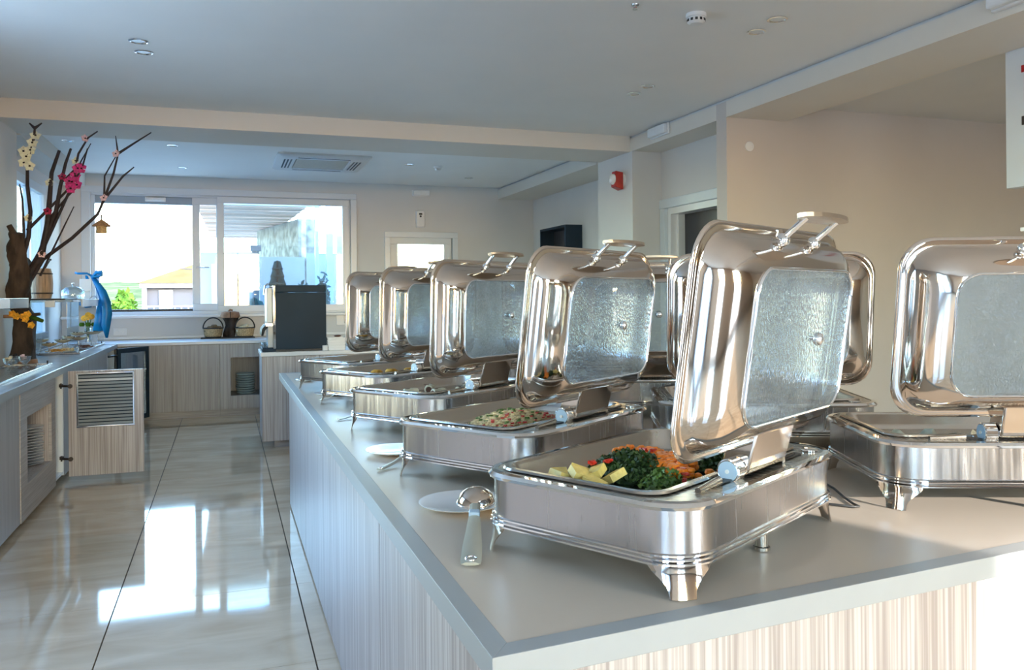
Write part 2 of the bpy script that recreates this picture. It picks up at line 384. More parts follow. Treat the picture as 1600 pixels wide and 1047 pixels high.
# window_1: wide sliding window in the back wall
w1 = struct('window_1', MB().box((-1.66, YB-.025, 2.72), (1.68, YB, 2.80)).box((-1.66, YB-.025, 1.14), (-1.56, YB, 2.72)).box((1.60, YB-.025, 1.14), (1.68, YB, 2.72)), M['upvc'], bevel=.004)
window_box('outer_frame', -1.56, 1.60, 1.20, 2.74, YB+.02, .045, .18, parent=w1)
MB().box((-1.515, YB+.06, 2.60), (-.40, YB+.16, 2.695)).build('roller_blind_box', mat('blue_grey_blind_box', (.30, .38, .47), .4, var=.05, scale=5), w1, bevel=.005)
window_box('window_sash', -.40, -.02, 1.245, 2.695, YB+.045, .09, .05, parent=w1)
window_box('window_sash', -.10, 1.58, 1.225, 2.715, YB+.0, .085, .045, parent=w1)
box((-.31, YB+.068, 1.33), (-.11, YB+.074, 2.61)).build('pane', M['glass'], w1)
box((-.02, YB+.02, 1.305), (1.5, YB+.026, 2.635)).build('pane', M['tinted'], w1)
MB().tube([(-.355, YB+.045, 1.80), (-.355, YB+.005, 1.80), (-.20, YB+.0, 1.80)], .009).build('window_handle', M['mirror'], w1, smooth=40)
box((-1.515, YB+.07, 1.245), (-.40, YB+.15, 1.275)).build('slide_rail', M['black'], w1)
struct('trim_6', box((-1.88, YB-.12, 1.165), (1.75, YB, 1.20)), M['white'], bevel=.008)
struct('trim_7', box((-1.88, YB-.03, .905), (1.75, YB, .935)), M['white'], bevel=.004)
# glazed door in the back wall
d1 = struct('door_1', MB().box((2.06, YB-.02, 2.22), (3.10, YB+.03, 2.30)).box((2.06, YB-.02, 0), (2.14, YB+.03, 2.22)).box((3.02, YB-.02, 0), (3.10, YB+.03, 2.22)), M['upvc'], bevel=.005)
window_box('door_leaf', 2.14, 3.02, .02, 2.24, YB+.03, .11, .06, parent=d1)
box((2.25, YB+.055, .13), (2.91, YB+.062, 2.13)).build('pane', M['glass'], d1)
box((2.965, YB+.018, 1.80), (2.985, YB+.03, 1.95)).build('hinge', M['device'], d1)
# dark door in the recess
d2 = struct('door_2', MB().box((4.02, 5.93, 2.24), (4.06, 7.08, 2.33)).box((4.02, 6.98, 0), (4.06, 7.07, 2.24)).box((4.02, 5.93, 0), (4.06, 6.04, 2.24)), M['upvc'], bevel=.006)
MB().box((4.06, 6.04, 2.18), (4.22, 6.98, 2.24)).box((4.06, 6.93, 0), (4.22, 6.98, 2.18)).box((4.13, 6.90, 0), (4.22, 6.93, 2.18)).build('jamb', M['white'], d2)
box((4.20, 6.02, .0), (4.24, 6.90, 2.18)).build('door_leaf', M['door_dark'], d2)
# tall window in the recessed left wall
w2 = struct('window_2', MB().box((XL2-.02, 8.5, 2.55), (XL2+.02, 10.17, 2.64)).box((XL2-.02, 10.08, 1.0), (XL2+.02, 10.17, 2.55)).box((XL2-.02, 8.5, 1.0), (XL2+.02, 8.58, 2.55)).box((XL2-.02, 9.35, 1.0), (XL2+.02, 9.42, 2.55)).box((XL2-.02, 8.5, 1.0), (XL2+.04, 10.17, 1.06)), M['upvc'], bevel=.004)
box((XL2-.012, 8.58, 1.06), (XL2-.006, 10.08, 2.55)).build('pane', M['tinted'], w2)

# ================================================================== OUTDOORS
struct('terrace_ground', box((-60, -60, -.5), (60, 60, -.14)), M['deck'])
struct('sun_cutoff_slab', box((-3, -4.25, 2.96), (9, -3.6, 3.2)), M['beam'])  # unseen slab added to limit how far the sun reaches indoors
hb = MB(); rings = []
for a in range(14):
    y = 70+a*14; r = []
    for b in range(40):
        x = -90+b*5.5; r.append((x, y, -2+(3.42+.0155*y)*min(1, a/8)+(a/13)*(1.6*noise.noise(Vector((x*.03, y*.01, 3)))+.7*noise.noise(Vector((x*.13, y*.13, 1))))))
    rings.append(r)
rings.append([(x, y+2, -8) for x, y, z in rings[-1]])
hb.loft(rings, False); tag(hb.build('hillside', M['hill'], smooth=60), 'green scrub covered hillside seen far off through the open window', 'hill', kind='structure')
hs = root('house', 'grey house with orange roof and white shutters seen through the open window', 'house', (-1.2, 42, 0))
box((-2.4, 0, -.2), (6, 6, 1.95)).build('wall', M['render'], hs)
MB().box((-2.6, -.4, 1.88), (6.2, 0, 2.1)).box((-2.5, -.3, -.2), (-2.3, -.1, 1.9)).build('eave', M['render_w'], hs)
MB().add([(-2.7, -.5, 2.1), (6.5, -.5, 2.1), (6.5, 6.5, 2.1), (-2.7, 6.5, 2.1), (1.4, 3, 3.75), (4.6, 3, 3.75)], [(0, 1, 5, 4), (1, 2, 5), (2, 3, 4, 5), (3, 0, 4), (0, 3, 2, 1)]).build('roof', M['roof'], hs)
for x in (-1.8, -.25, 1.35, 3): box((x, -.08, .2), (x+.62, 0, 1.78)).build('shutter', M['render_w'], hs)
mb = MB().box((-2.3, -.45, .98), (6, -.41, 1.03))
for k in range(28): mb.box((-2.3+k*.3, -.45, .1), (-2.26+k*.3, -.41, 1.0))
mb.build('railing', M['steelblue'], hs)
def foliage(name, label, c, r, sq, m, n=260, s=.3, grp=None):
    mb = MB()
    for k in range(n):
        v = Vector((random.gauss(0, 1), random.gauss(0, 1), random.gauss(0, 1))).normalized()*(r*random.uniform(.6, 1)); v = Vector((v.x*sq[0], v.y*sq[1], v.z*sq[2]))
        a = Vector([random.uniform(-1, 1) for _ in range(3)]).normalized()*s; b = a.orthogonal().normalized()*s*.6
        p = Vector(c)+v; mb.add([p-a, p+b, p+a, p-b], [(0, 1, 2, 3)])
    mb.ball(c, r*.75, 12, sq)
    return tag(mb.build(name, m), label, 'bush' if 'bush' in name else 'tree', grp)
foliage('round_bush', 'bright green round bush left of the grey house outside', (-3.95, 37, .75), .62, (.8, 1, 1.6), M['leaf'], 320, .22)
foliage('field_bush', 'low yellow-green bush on the slope left of the house, beyond the ribbon', (-8.8, 44, -.2), 2.0, (1.5, 1, .6), M['leaf'], 300, .3)
wire = MB().tube([(-14, 39, 4.9), (-7, 39, 3.1), (0, 39, 2.55), (8, 39, 2.9)], .02, 5).build('overhead_cable', M['black']); tag(wire, 'thin overhead cable crossing the pale sky above the hillside', 'cable')
# covered terrace seen through the tinted pane
cn = root('terrace_canopy', 'brown planked canopy ceiling seen through the tinted right-hand pane', 'canopy', (0, 0, 0))
for k in range(26):
    x0 = -.42+.004*k; x1 = 1.22-.012*k
    box((x0, 12.6+k*.3, 2.80+.012*(k % 2)), (x1, 12.86+k*.3, 2.84)).build('plank', M['plank'] if k % 3 else M['plank2'], cn)
MB().box((-.5, 12.45, 2.76), (1.35, 12.6, 2.98)).build('fascia', mat('cream_fascia', (.85, .78, .62), .6, var=.05), cn)
sw = root('stone_wall', 'rough grey-brown stone wall below the planked canopy outside', 'wall', (0, 0, 0))
MB().prism([(.62, 17.8), (1.22, 14.85), (1.50, 14.85), (1.3, 17.8)], -.14, 2.79).build('stone_face', M['rubble'], sw)
for k in range(3):
    o = MB().box((1.38+k*.19, 13.6+k*.1, -.1), (1.44+k*.19+.05*k, 13.7+k*.1, 3.1)).build('terrace_post', M['steelblue'])
    tag(o, ['slim pale blue post nearest the stone wall outside', 'middle pale blue post of the glazed terrace outside', 'widest pale blue post, rightmost behind the tinted pane'][k], 'post', 'pale blue terrace posts')
for k, (x0, x1, z1, nm) in enumerate(((-.4, .42, 2.17, 'left'), (.55, 1.3, 2.10, 'middle'), (1.33, 2.6, 2.17, 'right'))):
    g = box((x0, 14.6, .0), (x1, 14.63, z1)).build('wind_screen', M['screen']); tag(g, nm+' frosted glass wind screen behind the tinted window pane', 'screen', 'frosted wind screens')
pl = MB().box((.42, 14.6, -.14), (.54, 14.72, 2.26)).box((.40, 14.58, 2.2), (.58, 14.74, 2.3)).build('terrace_pier', M['render_w']); tag(pl, 'slim white pier between two frosted wind screens outside', 'pier')
gh = box((-.22, 14.2, -.14), (-.1, 14.5, 1.96)).build('brick_pier', mat('salmon_render', (.72, .46, .36), .8, var=.1)); tag(gh, 'salmon rendered pier seen through the narrow sash pane', 'pier')
def reflected_conifer(x, y, h, r, tiers, label):  # solid tree shape standing in for a reflection in the tinted pane
    rt = root('reflected_conifer', label, 'tree', (x, y, -.14), 0, 'stand-ins for tree reflections')
    MB().tube([(0, 0, 0), (0, 0, h)], [.12, .02], 7).build('trunk', M['bark'], rt)
    mb = MB()
    for k in range(tiers):
        z = h*.3+h*.7*k/tiers; rr = r*(1-k/tiers)+.06
        for a in range(11):
            t = 2*pi*a/11+k; d = Vector((cos(t), sin(t), -.3)); sd = Vector((-sin(t), cos(t), 0))*.16*(.5+rr)
            p = Vector((0, 0, z)); mb.add([p, p+d*rr*.6+sd, p+d*rr, p+d*rr*.6-sd], [(0, 1, 2, 3)])
            mb.add([p+Vector((0, 0, .1)), p+d*rr*.6+Vector((0, 0, .12)), p+d*rr, p+d*rr*.6-Vector((0, 0, .14))], [(0, 1, 2, 3)])
    mb.build('foliage', M['reflected_conifer'], rt)
reflected_conifer(.80, 13.9, 2.15, .36, 13, 'tiered solid stand-in for a tree reflection in the middle of the pane')
reflected_conifer(.14, 13.9, 1.95, .28, 11, 'short dense stand-in for a tree reflection, lower left of the pane')
reflected_conifer(.40, 13.0, 1.55, .2, 9, 'smallest stand-in for a tree reflection, nearest the tinted pane')
for k, (x, h, lb) in enumerate(((1.14, 1.95, 'feathery blue-green stand-in for a tree reflection, right of the tiered one'), (1.45, 2.08, 'tallest feathery stand-in for a tree reflection, behind the coffee machine'), (1.80, 1.9, 'feathery stand-in for a tree reflection at the right end of the pane'))):
    foliage('reflected_feathery_tree', lb, (x, 13.2, h/2-.1), .26, (.55, .7, h/2/.3), M['reflected_conifer'], 420, .05)  # added shapes in place of the blue tree reflections in the pane
foliage('reflected_hedge_bush', 'low rounded stand-in for a tree reflection between the small ones', (.47, 13.6, .75), .42, (.38, .3, 1.5), M['reflected_conifer'], 360, .06)  # also a solid shape for the reflections low in the pane

# ================================================================== ISLAND
isl_base = root('buffet_island', 'long buffet island base clad in striped pinkish-grey laminate panels', 'island', (0, 0, 0))
fdir = Vector((1, .0772, 0))
def fy(x): return 1.112+(x-.355)*.0772
MB().prism([(.42, fy(.42)+.05), (2.52, fy(2.5)+.05), (2.52, 5.7), (.42, 5.7)], .08, .855).build('carcass', M['lam'], isl_base)
MB().prism([(.46, fy(.42)+.1), (2.48, fy(2.5)+.1), (2.48, 5.66), (.46, 5.66)], 0, .08).build('plinth', M['black'], isl_base)
for a, b in ((fy(.4)+.035, 2.27), (2.274, 3.42), (3.424, 4.57), (4.574, 5.72)):
    box((.398, a, .015), (.419, b, .857)).build('side_panel', M['lam'], isl_base, bevel=.0015)
for a, b in ((.399, 1.66), (1.664, 2.54)):
    MB().prism([(a, fy(a)+.03), (b, fy(b)+.03), (b, fy(b)+.05), (a, fy(a)+.05)], .015, .857).build('front_panel', M['lam'], isl_base, bevel=.0015)
box((.385, fy(.4)+.03, .845), (.398, 5.73, .8575)).build('edge_strip', M['pale'], isl_base)
wt = root('island_worktop', 'beige stone worktop of the buffet island with grey metal edge', 'worktop', (0, 0, 0))
MB().prism([(.392, fy(.392)+.04), (2.56, fy(2.56)+.04), (2.56, 5.71), (.375, 5.71)], .858, .8992).build('stone_slab', M['stone'], wt)
A, B_, Cc, Dd = (.355, 1.112), (2.6, fy(2.6)), (2.6, 5.75), (.335, 5.75)
a, b_, c, d = (.392, fy(.392)+.04), (2.56, fy(2.56)+.04), (2.56, 5.71), (.375, 5.71)
for p in ((A, B_, b_, a), (B_, Cc, c, b_), (Cc, Dd, d, c), (Dd, A, a, d)):
    MB().prism(list(p), .858, .9).build('edge_trim', M['trim'], wt, bevel=.0012)

# ================================================================== LEFT COUNTER
lw = root('left_worktop', 'glossy grey worktop running along the left wall under the tree', 'worktop', (0, 0, 0))
MB().prism([(-1.17, 4.2), (-1.17, 10.22), (XL2, 10.22), (XL2, 7.751), (XL+.001, 7.751), (XL+.001, 4.2)], .865, .9).build('slab', M['top_grey'], lw, bevel=.003)
MB().box((-1.17, 4.2, .85), (-1.165, 10.22, .898)).build('edge_trim', M['trim'], lw)
ca = root('door_cabinet', 'left counter cabinet with plain striped door, nearest the camera', 'cabinet', (0, 0, 0))
box((-1.61, 4.3, .06), (-1.22, 5.71, .864)).build('body', M['lamg'], ca); box((-1.22, 4.3, .04), (-1.2, 5.0, .862)).build('door', M['lamg'], ca, bevel=.001); box((-1.22, 5.004, .04), (-1.2, 5.712, .862)).build('door', M['lamg'], ca, bevel=.001)
box((-1.6, 4.3, 0), (-1.26, 5.71, .06)).build('plinth', M['black'], ca)
cb = root('niche_cabinet', 'left counter cabinet with open niche holding white plates', 'cabinet', (0, 0, 0))
y0, y1, z0, z1, n0, n1 = 5.72, 6.80, .25, .67, 5.90, 6.66
MB().box((-1.215, y0, .04), (-1.195, n0, .862)).box((-1.215, n1, .04), (-1.195, y1, .862)).box((-1.215, n0, .04), (-1.195, n1, z0)).box((-1.215, n0, z1), (-1.195, n1, .862)).build('front_frame', M['lamh'], cb)
MB().box((-1.60, n0-.02, z0-.02), (-1.216, n1+.02, z0)).box((-1.60, n0-.02, z1), (-1.216, n1+.02, z1+.02)).box((-1.60, n0-.02, z0), (-1.216, n0, z1)).box((-1.60, n1, z0), (-1.216, n1+.02, z1)).box((-1.61, n0-.02, z0-.02), (-1.60, n1+.02, z1+.02)).build('niche_lining', M['lam'], cb)
MB().box((-1.61, y0, .06), (-1.22, y0+.018, .864)).box((-1.61, y1-.018, .06), (-1.22, y1, .864)).box((-1.61, y0, .04), (-1.22, y1, .06)).box((-1.6, y0, 0), (-1.26, y1, .04)).build('carcass', M['lamg'], cb)
for k in range(14):
    p = MB().lathe([(.04, 0), (.07, .003), (.12, .016), (.122, .018), (.07, .007), (0.001, .006)], 24, cap=False).build('plate', M['china'], smooth=40)
    p.location = (-1.345+.004*sin(k*2), 6.53+.004*cos(k*3), z0+.001+k*.0195)
    nm = ['bottom', 'second', 'third', 'fourth', 'fifth', 'sixth', 'seventh', 'eighth', 'ninth', 'tenth', 'eleventh', 'twelfth', 'thirteenth', 'topmost'][k]
    tag(p, nm+' white plate counted upward in the left counter niche', 'plate', 'white plates in the left niche')
cc = root('open_cabinet', 'white-lined cabinet standing open with a louvred striped door', 'cabinet', (0, 0, 0))
MB().box((-1.60, 6.815, .06), (-1.205, 7.12, .075)).box((-1.60, 7.12, .05), (-1.2, 7.14, .862)).box((-1.61, 6.815, .05), (-1.60, 7.14, .862)).box((-1.60, 6.802, .05), (-1.22, 6.815, .862)).build('carcass', M['white'], cc)
box((-1.6, 6.81, 0), (-1.26, 7.13, .05)).build('plinth', M['black'], cc)
dr = MB().box((-1.15, 7.045, .05), (-.62, 7.065, .42)).box((-1.15, 7.045, .42), (-1.095, 7.065, .86)).box((-.685, 7.045, .42), (-.62, 7.065, .86)).box((-1.095, 7.045, .845), (-.685, 7.065, .86)).build('door', M['lam'], cc, bevel=.001)
window_box('louvre_frame', -1.095, -.685, .42, .845, 7.04, .014, .028, M['mirror'], dr)
for k in range(15):
    z = .445+k*.0262
    MB().box((-.198, -.010, -.0015), (.198, .010, .0015), Matrix.Translation((-.89, 7.055, z)) @ Matrix.Rotation(R(-62), 4, 'X')).build('slat', M['slat'] if k != 13 else M['device'], dr)
box((-1.08, 7.064, .43), (-.70, 7.067, .84)).build('mesh_back', M['slate'], dr)
for z in (.745, .185):
    MB().box((-1.222, 7.095, z-.012), (-1.195, 7.12, z+.012)).box((-1.21, 7.07, z-.02), (-1.2, 7.09, z+.02)).tube([(-1.21, 7.08, z), (-1.14, 7.04, z)], .009).lathe([(.017, 0), (.017, .012)], 12, (-1.135, 7.03, z), (0, 1, 0)).build('hinge', M['hoop'], cc, smooth=40)
cd = root('long_cabinet', 'plain striped cabinet run in the left counter behind the open door', 'cabinet', (0, 0, 0))
box((-1.6, 7.16, .06), (-1.22, 9.62, .864)).build('body', M['lamg'], cd)
for k in range(4): box((-1.22, 7.16+k*.615, .04), (-1.2, 7.771+k*.615, .862)).build('door', M['lamg'], cd, bevel=.001)
box((-1.6, 7.16, 0), (-1.26, 9.62, .06)).build('plinth', M['black'], cd)
ce = root('corner_cabinet', 'corner cabinet at the far end of left counter with dark glazed door ajar', 'cabinet', (0, 0, 0))
MB().box((-1.6, 9.64, .05), (-1.2, 9.66, .862)).box((-1.6, 10.2, .05), (-1.2, 10.22, .862)).box((-1.62, 9.64, .05), (-1.6, 10.22, .862)).box((-1.6, 9.66, .05), (-1.2, 10.2, .07)).box((-1.6, 9.66, .45), (-1.22, 10.2, .465)).build('carcass', M['white'], ce)
box((-1.6, 9.64, 0), (-1.26, 10.22, .05)).build('plinth', M['black'], ce)
MT = Matrix.Translation((-1.13, 9.86, 0)) @ Matrix.Rotation(R(52), 4, 'Z')
g = MB()
for q in (((0, -.01, .05), (.46, .01, .10)), ((0, -.01, .81), (.46, .01, .862)), ((0, -.01, .1), (.045, .01, .81)), ((.415, -.01, .1), (.46, .01, .81))): g.box(*q, MT)
g = g.build('door', M['slate'], ce)
MB().box((.045, -.003, .1), (.415, .003, .81), MT).build('pane', M['glass'], g)
MB().box((.045, -.012, .60), (.415, -.004, .615), MT).build('handle', M['device'], g)
MB().tube([(-1.2, 9.70, .79), (-1.13, 9.84, .79)], .012).build('hinge', M['hoop'], ce)

# ================================================================== BACK COUNTER
bw = box((-1.88, 10.23, .865), (1.05, YB-.001, .9)).build('back_worktop', M['top_white'], bevel=.004); tag(bw, 'white worktop under the wide back window', 'worktop')
bc = root('back_cabinet', 'grey striped base cabinet run below the back window', 'cabinet', (0, 0, 0))
box((-1.19, 10.27, .1), (-.075, YB-.01, .864)).build('body', M['lamg'], bc)
for a, b in ((-1.19, -.60), (-.596, -.078)): box((a, 10.25, .09), (b, 10.27, .862)).build('door', M['lamg'], bc, bevel=.001)
box((-1.19, 10.33, 0), (-.075, YB-.01, .1)).build('plinth', M['lamh'], bc)
bn = root('back_niche_cabinet', 'back counter cabinet with a square niche of stacked dishes', 'cabinet', (0, 0, 0))
n0, n1, z0, z1 = .045, .43, .245, .70
MB().box((-.073, 10.25, .09), (n0, 10.27, .862)).box((n1, 10.25, .09), (.60, 10.27, .862)).box((n0, 10.25, .09), (n1, 10.27, z0)).box((n0, 10.25, z1), (n1, 10.27, .862)).build('front_frame', M['lamg'], bn)
MB().box((n0-.02, 10.271, z0-.02), (n1+.02, 10.8, z0)).box((n0-.02, 10.271, z1), (n1+.02, 10.8, z1+.02)).box((n0-.02, 10.271, z0), (n0, 10.8, z1)).box((n1, 10.271, z0), (n1+.02, 10.8, z1)).box((n0-.02, 10.8, z0-.02), (n1+.02, 10.82, z1+.02)).build('niche_lining', M['lamg'], bn)
box((-.073, 10.33, 0), (.6, 11.1, .09)).build('plinth', M['lamh'], bn)
box((.62, 10.25, 0), (1.04, 11.1, .864)).build('end_unit', M['lamg'], bn)
for k in range(9):
    p = MB().lathe([(.05, 0), (.085, .004), (.112, .024), (.114, .028), (.085, .012), (.001, .009)], 24, cap=False).build('stacked_dish', M['mint'], smooth=40)
    p.location = (.215+.003*sin(k*2), 10.42, z0+.001+k*.0275)
    tag(p, ['lowest', 'second', 'third', 'fourth', 'fifth', 'sixth', 'seventh', 'eighth', 'topmost'][k]+' pale green dish counted upward in the back counter niche', 'dish', 'pale dishes in the back niche')
# sideboard
sb = root('sideboard', 'striped laminate sideboard with white top carrying the dark coffee machine', 'cabinet', (0, 0, 0))
box((.31, 7.95, .09), (2.1, 8.52, .86)).build('body', M['lam'], sb)
box((.31, 7.93, .07), (.835, 7.95, .858)).build('door', M['lam'], sb, bevel=.001)
box((.838, 7.93, .07), (1.40, 7.95, .858)).build('door', M['lam'], sb, bevel=.001)
box((1.404, 7.93, .07), (2.1, 7.95, .858)).build('door', M['lam'], sb, bevel=.001)
box((.42, 8.0, 0), (2.05, 8.5, .09)).build('plinth', M['lamh'], sb)
box((.30, 7.92, .861), (2.12, 8.54, .9)).build('top', M['top_white'], sb, bevel=.003)
# coffee machine
cm = root('coffee_machine', 'dark slate-sided coffee machine with white front on the sideboard', 'coffee machine', (0, 0, .901))
box((.44, 7.96, .02), (.905, 8.42, .555)).build('body', M['slate'], cm, bevel=.006)
box((.44, 7.955, .56), (.905, 8.42, .625)).build('top_cover', M['slate'], cm, bevel=.006)
box((.415, 7.955, .03), (.44, 8.42, .62)).build('front_frame', M['mirror'], cm, bevel=.003)
MB().prism([(.36, 7.98), (.414, 7.98), (.414, 8.40), (.36, 8.40)], .27, .60).build('control_panel', M['device'], cm, bevel=.01)
MB().tube([(.375, 7.975, .64), (.345, 7.965, .62), (.335, 7.965, .54)], .008).build('lift_handle', M['mirror'], cm, smooth=40)
MB().box((.35, 7.98, .24), (.414, 8.40, .268)).build('spout_rail', M['satin'], cm)
for k in range(3):
    MB().tube([(.36, 8.03+k*.14, .24), (.33, 8.03+k*.14, .21), (.318, 8.03+k*.14, .15)], [.02, .018, .012]).build('spout', M['black'], cm, smooth=40)
box((.37, 7.99, .04), (.414, 8.39, .24)).build('back_splash', M['top_grey'], cm)
MB().box((.315, 7.97, .0), (.44, 8.40, .035)).build('drip_tray', M['slate'], cm, bevel=.005)
MB().box((.44, 7.965, .0), (.90, 8.41, .02)).build('foot_plate', M['black'], cm)
for k in range(4):
    c = MB().lathe([(.012, 0), (.03, .028), (.036, .04), (.033, .04), (.02, .006)], 16, cap=False).build('glass_cup', M['clear'], smooth=50); c.location = (.345, 8.04+k*.1, .9365)
    tag(c, ['nearest', 'second', 'third', 'farthest'][k]+' of the clear glass cups on the coffee machine drip tray', 'cup', 'glass cups on the drip tray')
for k in range(5):
    t = MB().loft([rrect(.09-.008, .075-.008, .012, 0, 3), rrect(.09, .075, .014, .02, 3), rrect(.09, .075, .014, .024, 3), rrect(.084, .069, .012, .024, 3), rrect(.08, .065, .01, .004, 3)], cap0=True, cap1=True).build('white_tray', M['china'], smooth=40)
    t.location = (1.0, 8.02, .901+k*.0245); tag(t, ['lowest', 'second', 'middle', 'fourth', 'topmost'][k]+' white tray counted upward in the stack right of the coffee machine', 'tray', 'stacked white trays')
t = box((.925-.06, 7.93, .901), (.925-.012, 7.99, .95)).build('sachet_box', M['device'], bevel=.003); tag(t, 'small white box between the coffee machine and the stacked trays', 'box')
t = MB().ball((1.02, 8.05, 1.032), .03, 10, (1.2, 1, .35), .05).build('fruit_slice', M['choc'], smooth=60); tag(t, 'small dark red titbit on the topmost white tray', 'food')

# ================================================================== CHAFING DISHES
def make_chafer():
    rt = root('chafing_dish', 'x', 'chafing dish')
    hx, hy, r = .345, .245, .095
    MB().loft([rrect(hx, hy, r, .074, 8), rrect(hx, hy, r, .150, 8), rrect(hx-.003, hy-.003, r-.003, .150, 8), rrect(hx-.003, hy-.003, r-.003, .074, 8)], wrap=True).build('body_shell', M['brushed'], rt, smooth=40)
    g = MB()
    for k, z in enumerate((.058, .065, .072)):
        g.loft([rrect(hx-.002, hy-.002, r, z-.0035, 8), rrect(hx+.006-k*.001, hy+.006-k*.001, r, z-.002, 8), rrect(hx+.006-k*.001, hy+.006-k*.001, r, z+.001, 8), rrect(hx-.001, hy-.001, r, z+.0032, 8)])
    g.build('base_band', M['mirror'], rt, smooth=30)
    MB().loft([rrect(hx-.02, hy-.02, r-.02, .057, 8), rrect(hx-.02, hy-.02, r-.02, .059, 8)], cap0=True, cap1=True).build('underside', M['satin'], rt)
    MB().loft([rrect(hx-.001, hy-.001, r, .148, 8), rrect(hx+.007, hy+.007, r, .150, 8), rrect(hx+.009, hy+.009, r, .156, 8), rrect(hx+.004, hy+.004, r, .162, 8), rrect(hx-.008, hy-.008, r-.008, .163, 8)]).build('top_rim', M['mirror'], rt, smooth=30)
    # deck ring between the rim and the pan opening
    out = rrect(hx-.008, hy-.008, r-.008, .162, 8); inn = rrect(.310, .1925, .05, .160, 8, 0, .0275)
    MB().loft([out, inn]).build('deck', M['satin'], rt)
    MB().loft([rrect(.314, .1965, .052, .1625, 8, 0, .0275), rrect(.312, .1945, .052, .1665, 8, 0, .0275), rrect(.300, .1825, .046, .1665, 8, 0, .0275), rrect(.296, .1785, .044, .160, 8, 0, .0275),
               rrect(.290, .1725, .044, .136, 8, 0, .0275), rrect(.280, .1625, .05, .122, 8, 0, .0275)], cap1=True).build('food_pan', M['pan'], rt, smooth=35)
    for sx in (1, -1):
        for sy in (1, -1):
            rings = []
            for z, w, off in ((.060, .058, .002), (.050, .057, .003), (.044, .052, .003), (.032, .038, .004), (.021, .028, .006), (.013, .0245, .008), (0, .0235, .011)):
                ring = []; inn_ = []
                for i in range(13):
                    s = (i/12*2-1)*w; q = (r+off)*pi/4
                    if abs(s) <= q: a = pi/4+s/(r+off); x = hx-r+(r+off)*cos(a); y = hy-r+(r+off)*sin(a)
                    elif s > 0: x = hx-r-(s-q); y = hy+off
                    else: x = hx+off; y = hy-r-(-s-q)
                    ring.append((sx*x, sy*y, z)); inn_.append((sx*(x-.0022), sy*(y-.0022), z))
                rings.append(ring+inn_[::-1])
            MB().loft(rings, True, True, True).build('leg', M['chrome'], rt, smooth=65)
    MB().loft([rrect(.225, .0105, .008, .1632, 3, 0, -.198), rrect(.22, .0085, .007, .1645, 3, 0, -.198)], cap1=True).build('hinge_slot', M['dark'], rt)
    MB().lathe([(.019, 0), (.019, .002), (.017, .003), (0.001, .003)], 20, (.272, -.203, .1625)).build('deck_button', M['mirror'], rt, smooth=30)
    MB().tube([(-.235, -.204, .165), (-.15, -.200, .168)], [.006, .0085], 10).build('foil_sleeve', M['pan'], rt, smooth=60)
    MB().box((.10, -.2, .1635), (.2, -.196, .168)).build('slot_rod', M['dark'], rt)
    # hinge bracket: polished wedge that carries the lid
    MB().add([(-.078, -.222, .168), (.098, -.222, .168), (.098, -.160, .168), (-.078, -.160, .168),
              (-.078, -.250, .272), (.098, -.250, .272), (.098, -.196, .272), (-.078, -.196, .272)],
             [(0, 3, 2, 1), (4, 5, 6, 7), (0, 1, 5, 4), (1, 2, 6, 5), (2, 3, 7, 6), (3, 0, 4, 7)]).build('hinge_bracket', M['chrome'], rt, bevel=.005)
    hr = MB().lathe([(.0, 0), (.021, 0), (.0235, .002), (.0235, .028), (.021, .030), (.0, .030)], 24, (-.110, -.198, .178), (1, 0, 0), cap=False).build('hinge_roller', M['mirror'], rt, smooth=30)
    MB().lathe([(.0195, -.0006), (.0195, .0004)], 20, (-.1105, -.198, .178), (1, 0, 0)).build('end_cap', M['steelblue'], hr)  # pale blue paints the sky's reflection onto the roller end
    MB().lathe([(.004, -.003), (.004, .001)], 10, (-.1105, -.198, .178), (1, 0, 0)).build('pin', M['device'], hr)
    MB().box((-.090, -.216, .163), (-.0785, -.204, .184)).build('bracket_clip', M['mirror'], rt)
    MB().box((.0985, -.216, .163), (.112, -.204, .180)).build('bracket_clip', M['mirror'], rt)
    MB().lathe([(.017, 0), (.017, .006), (.013, .008), (.013, .056)], 16, (.02, -.205, .0005)).build('drain_foot', M['satin'], rt, smooth=30)
    # lid, in the frame of its hinge
    Wd, bot, top = .656, .035, .470
    cy, lx, ly = (bot+top)/2, Wd/2, (top-bot)/2
    lid = None; rings = []
    prof = [(0, -.004), (.002, .0), (.010, .002), (.017, .001), (.021, .004), (.026, .018), (.036, .036), (.053, .051), (.072, .061), (.088, .067), (.096, .070), (.104, .072)]
    for i, (ins, z) in enumerate(prof):
        kx = 1.0; ky = 1.0 if ins < .025 else 1-.27*(ins-.025)/.08
        rings.append(rrect(lx-ins*kx, ly-ins*ky, max(.052, .078-ins*.28), z, 8, 0, cy))
    for i, (ins, z) in reversed(list(enumerate(prof))):
        kx = 1.0; ky = 1.0 if ins < .025 else 1-.27*(ins-.025)/.08
        rings.append(rrect(lx-ins*kx-.0008, ly-ins*ky-.0008, max(.052, .078-ins*.28), z-.0016, 8, 0, cy))
    lid = MB().loft(rings, wrap=True).build('lid', M['chrome'], rt, smooth=50)
    lid.location = (0, -.194, .18); lid.rotation_euler = (R(98), 0, 0)
    wx, wy = lx-.104, ly-.104*.73
    MB().loft([rrect(wx+.002, wy+.002, .053, .0695, 8, 0, cy), rrect(wx+.002, wy+.002, .053, .0725, 8, 0, cy)], cap0=True, cap1=True).build('lid_window', M['wet'], lid)
    MB().loop_tube([Vector(p) for p in rrect(wx+.001, wy+.001, .053, .073, 8, 0, cy)], .0035, 6).build('window_trim', M['mirror'], lid, smooth=60)
    MB().lathe([(.004, .072), (.0045, .078), (.011, .081), (.0135, .088), (.011, .095), (.005, .098), (.0001, .098)], 18, (.035, cy+.01, 0)).build('vent_knob', M['mirror'], lid, smooth=50)
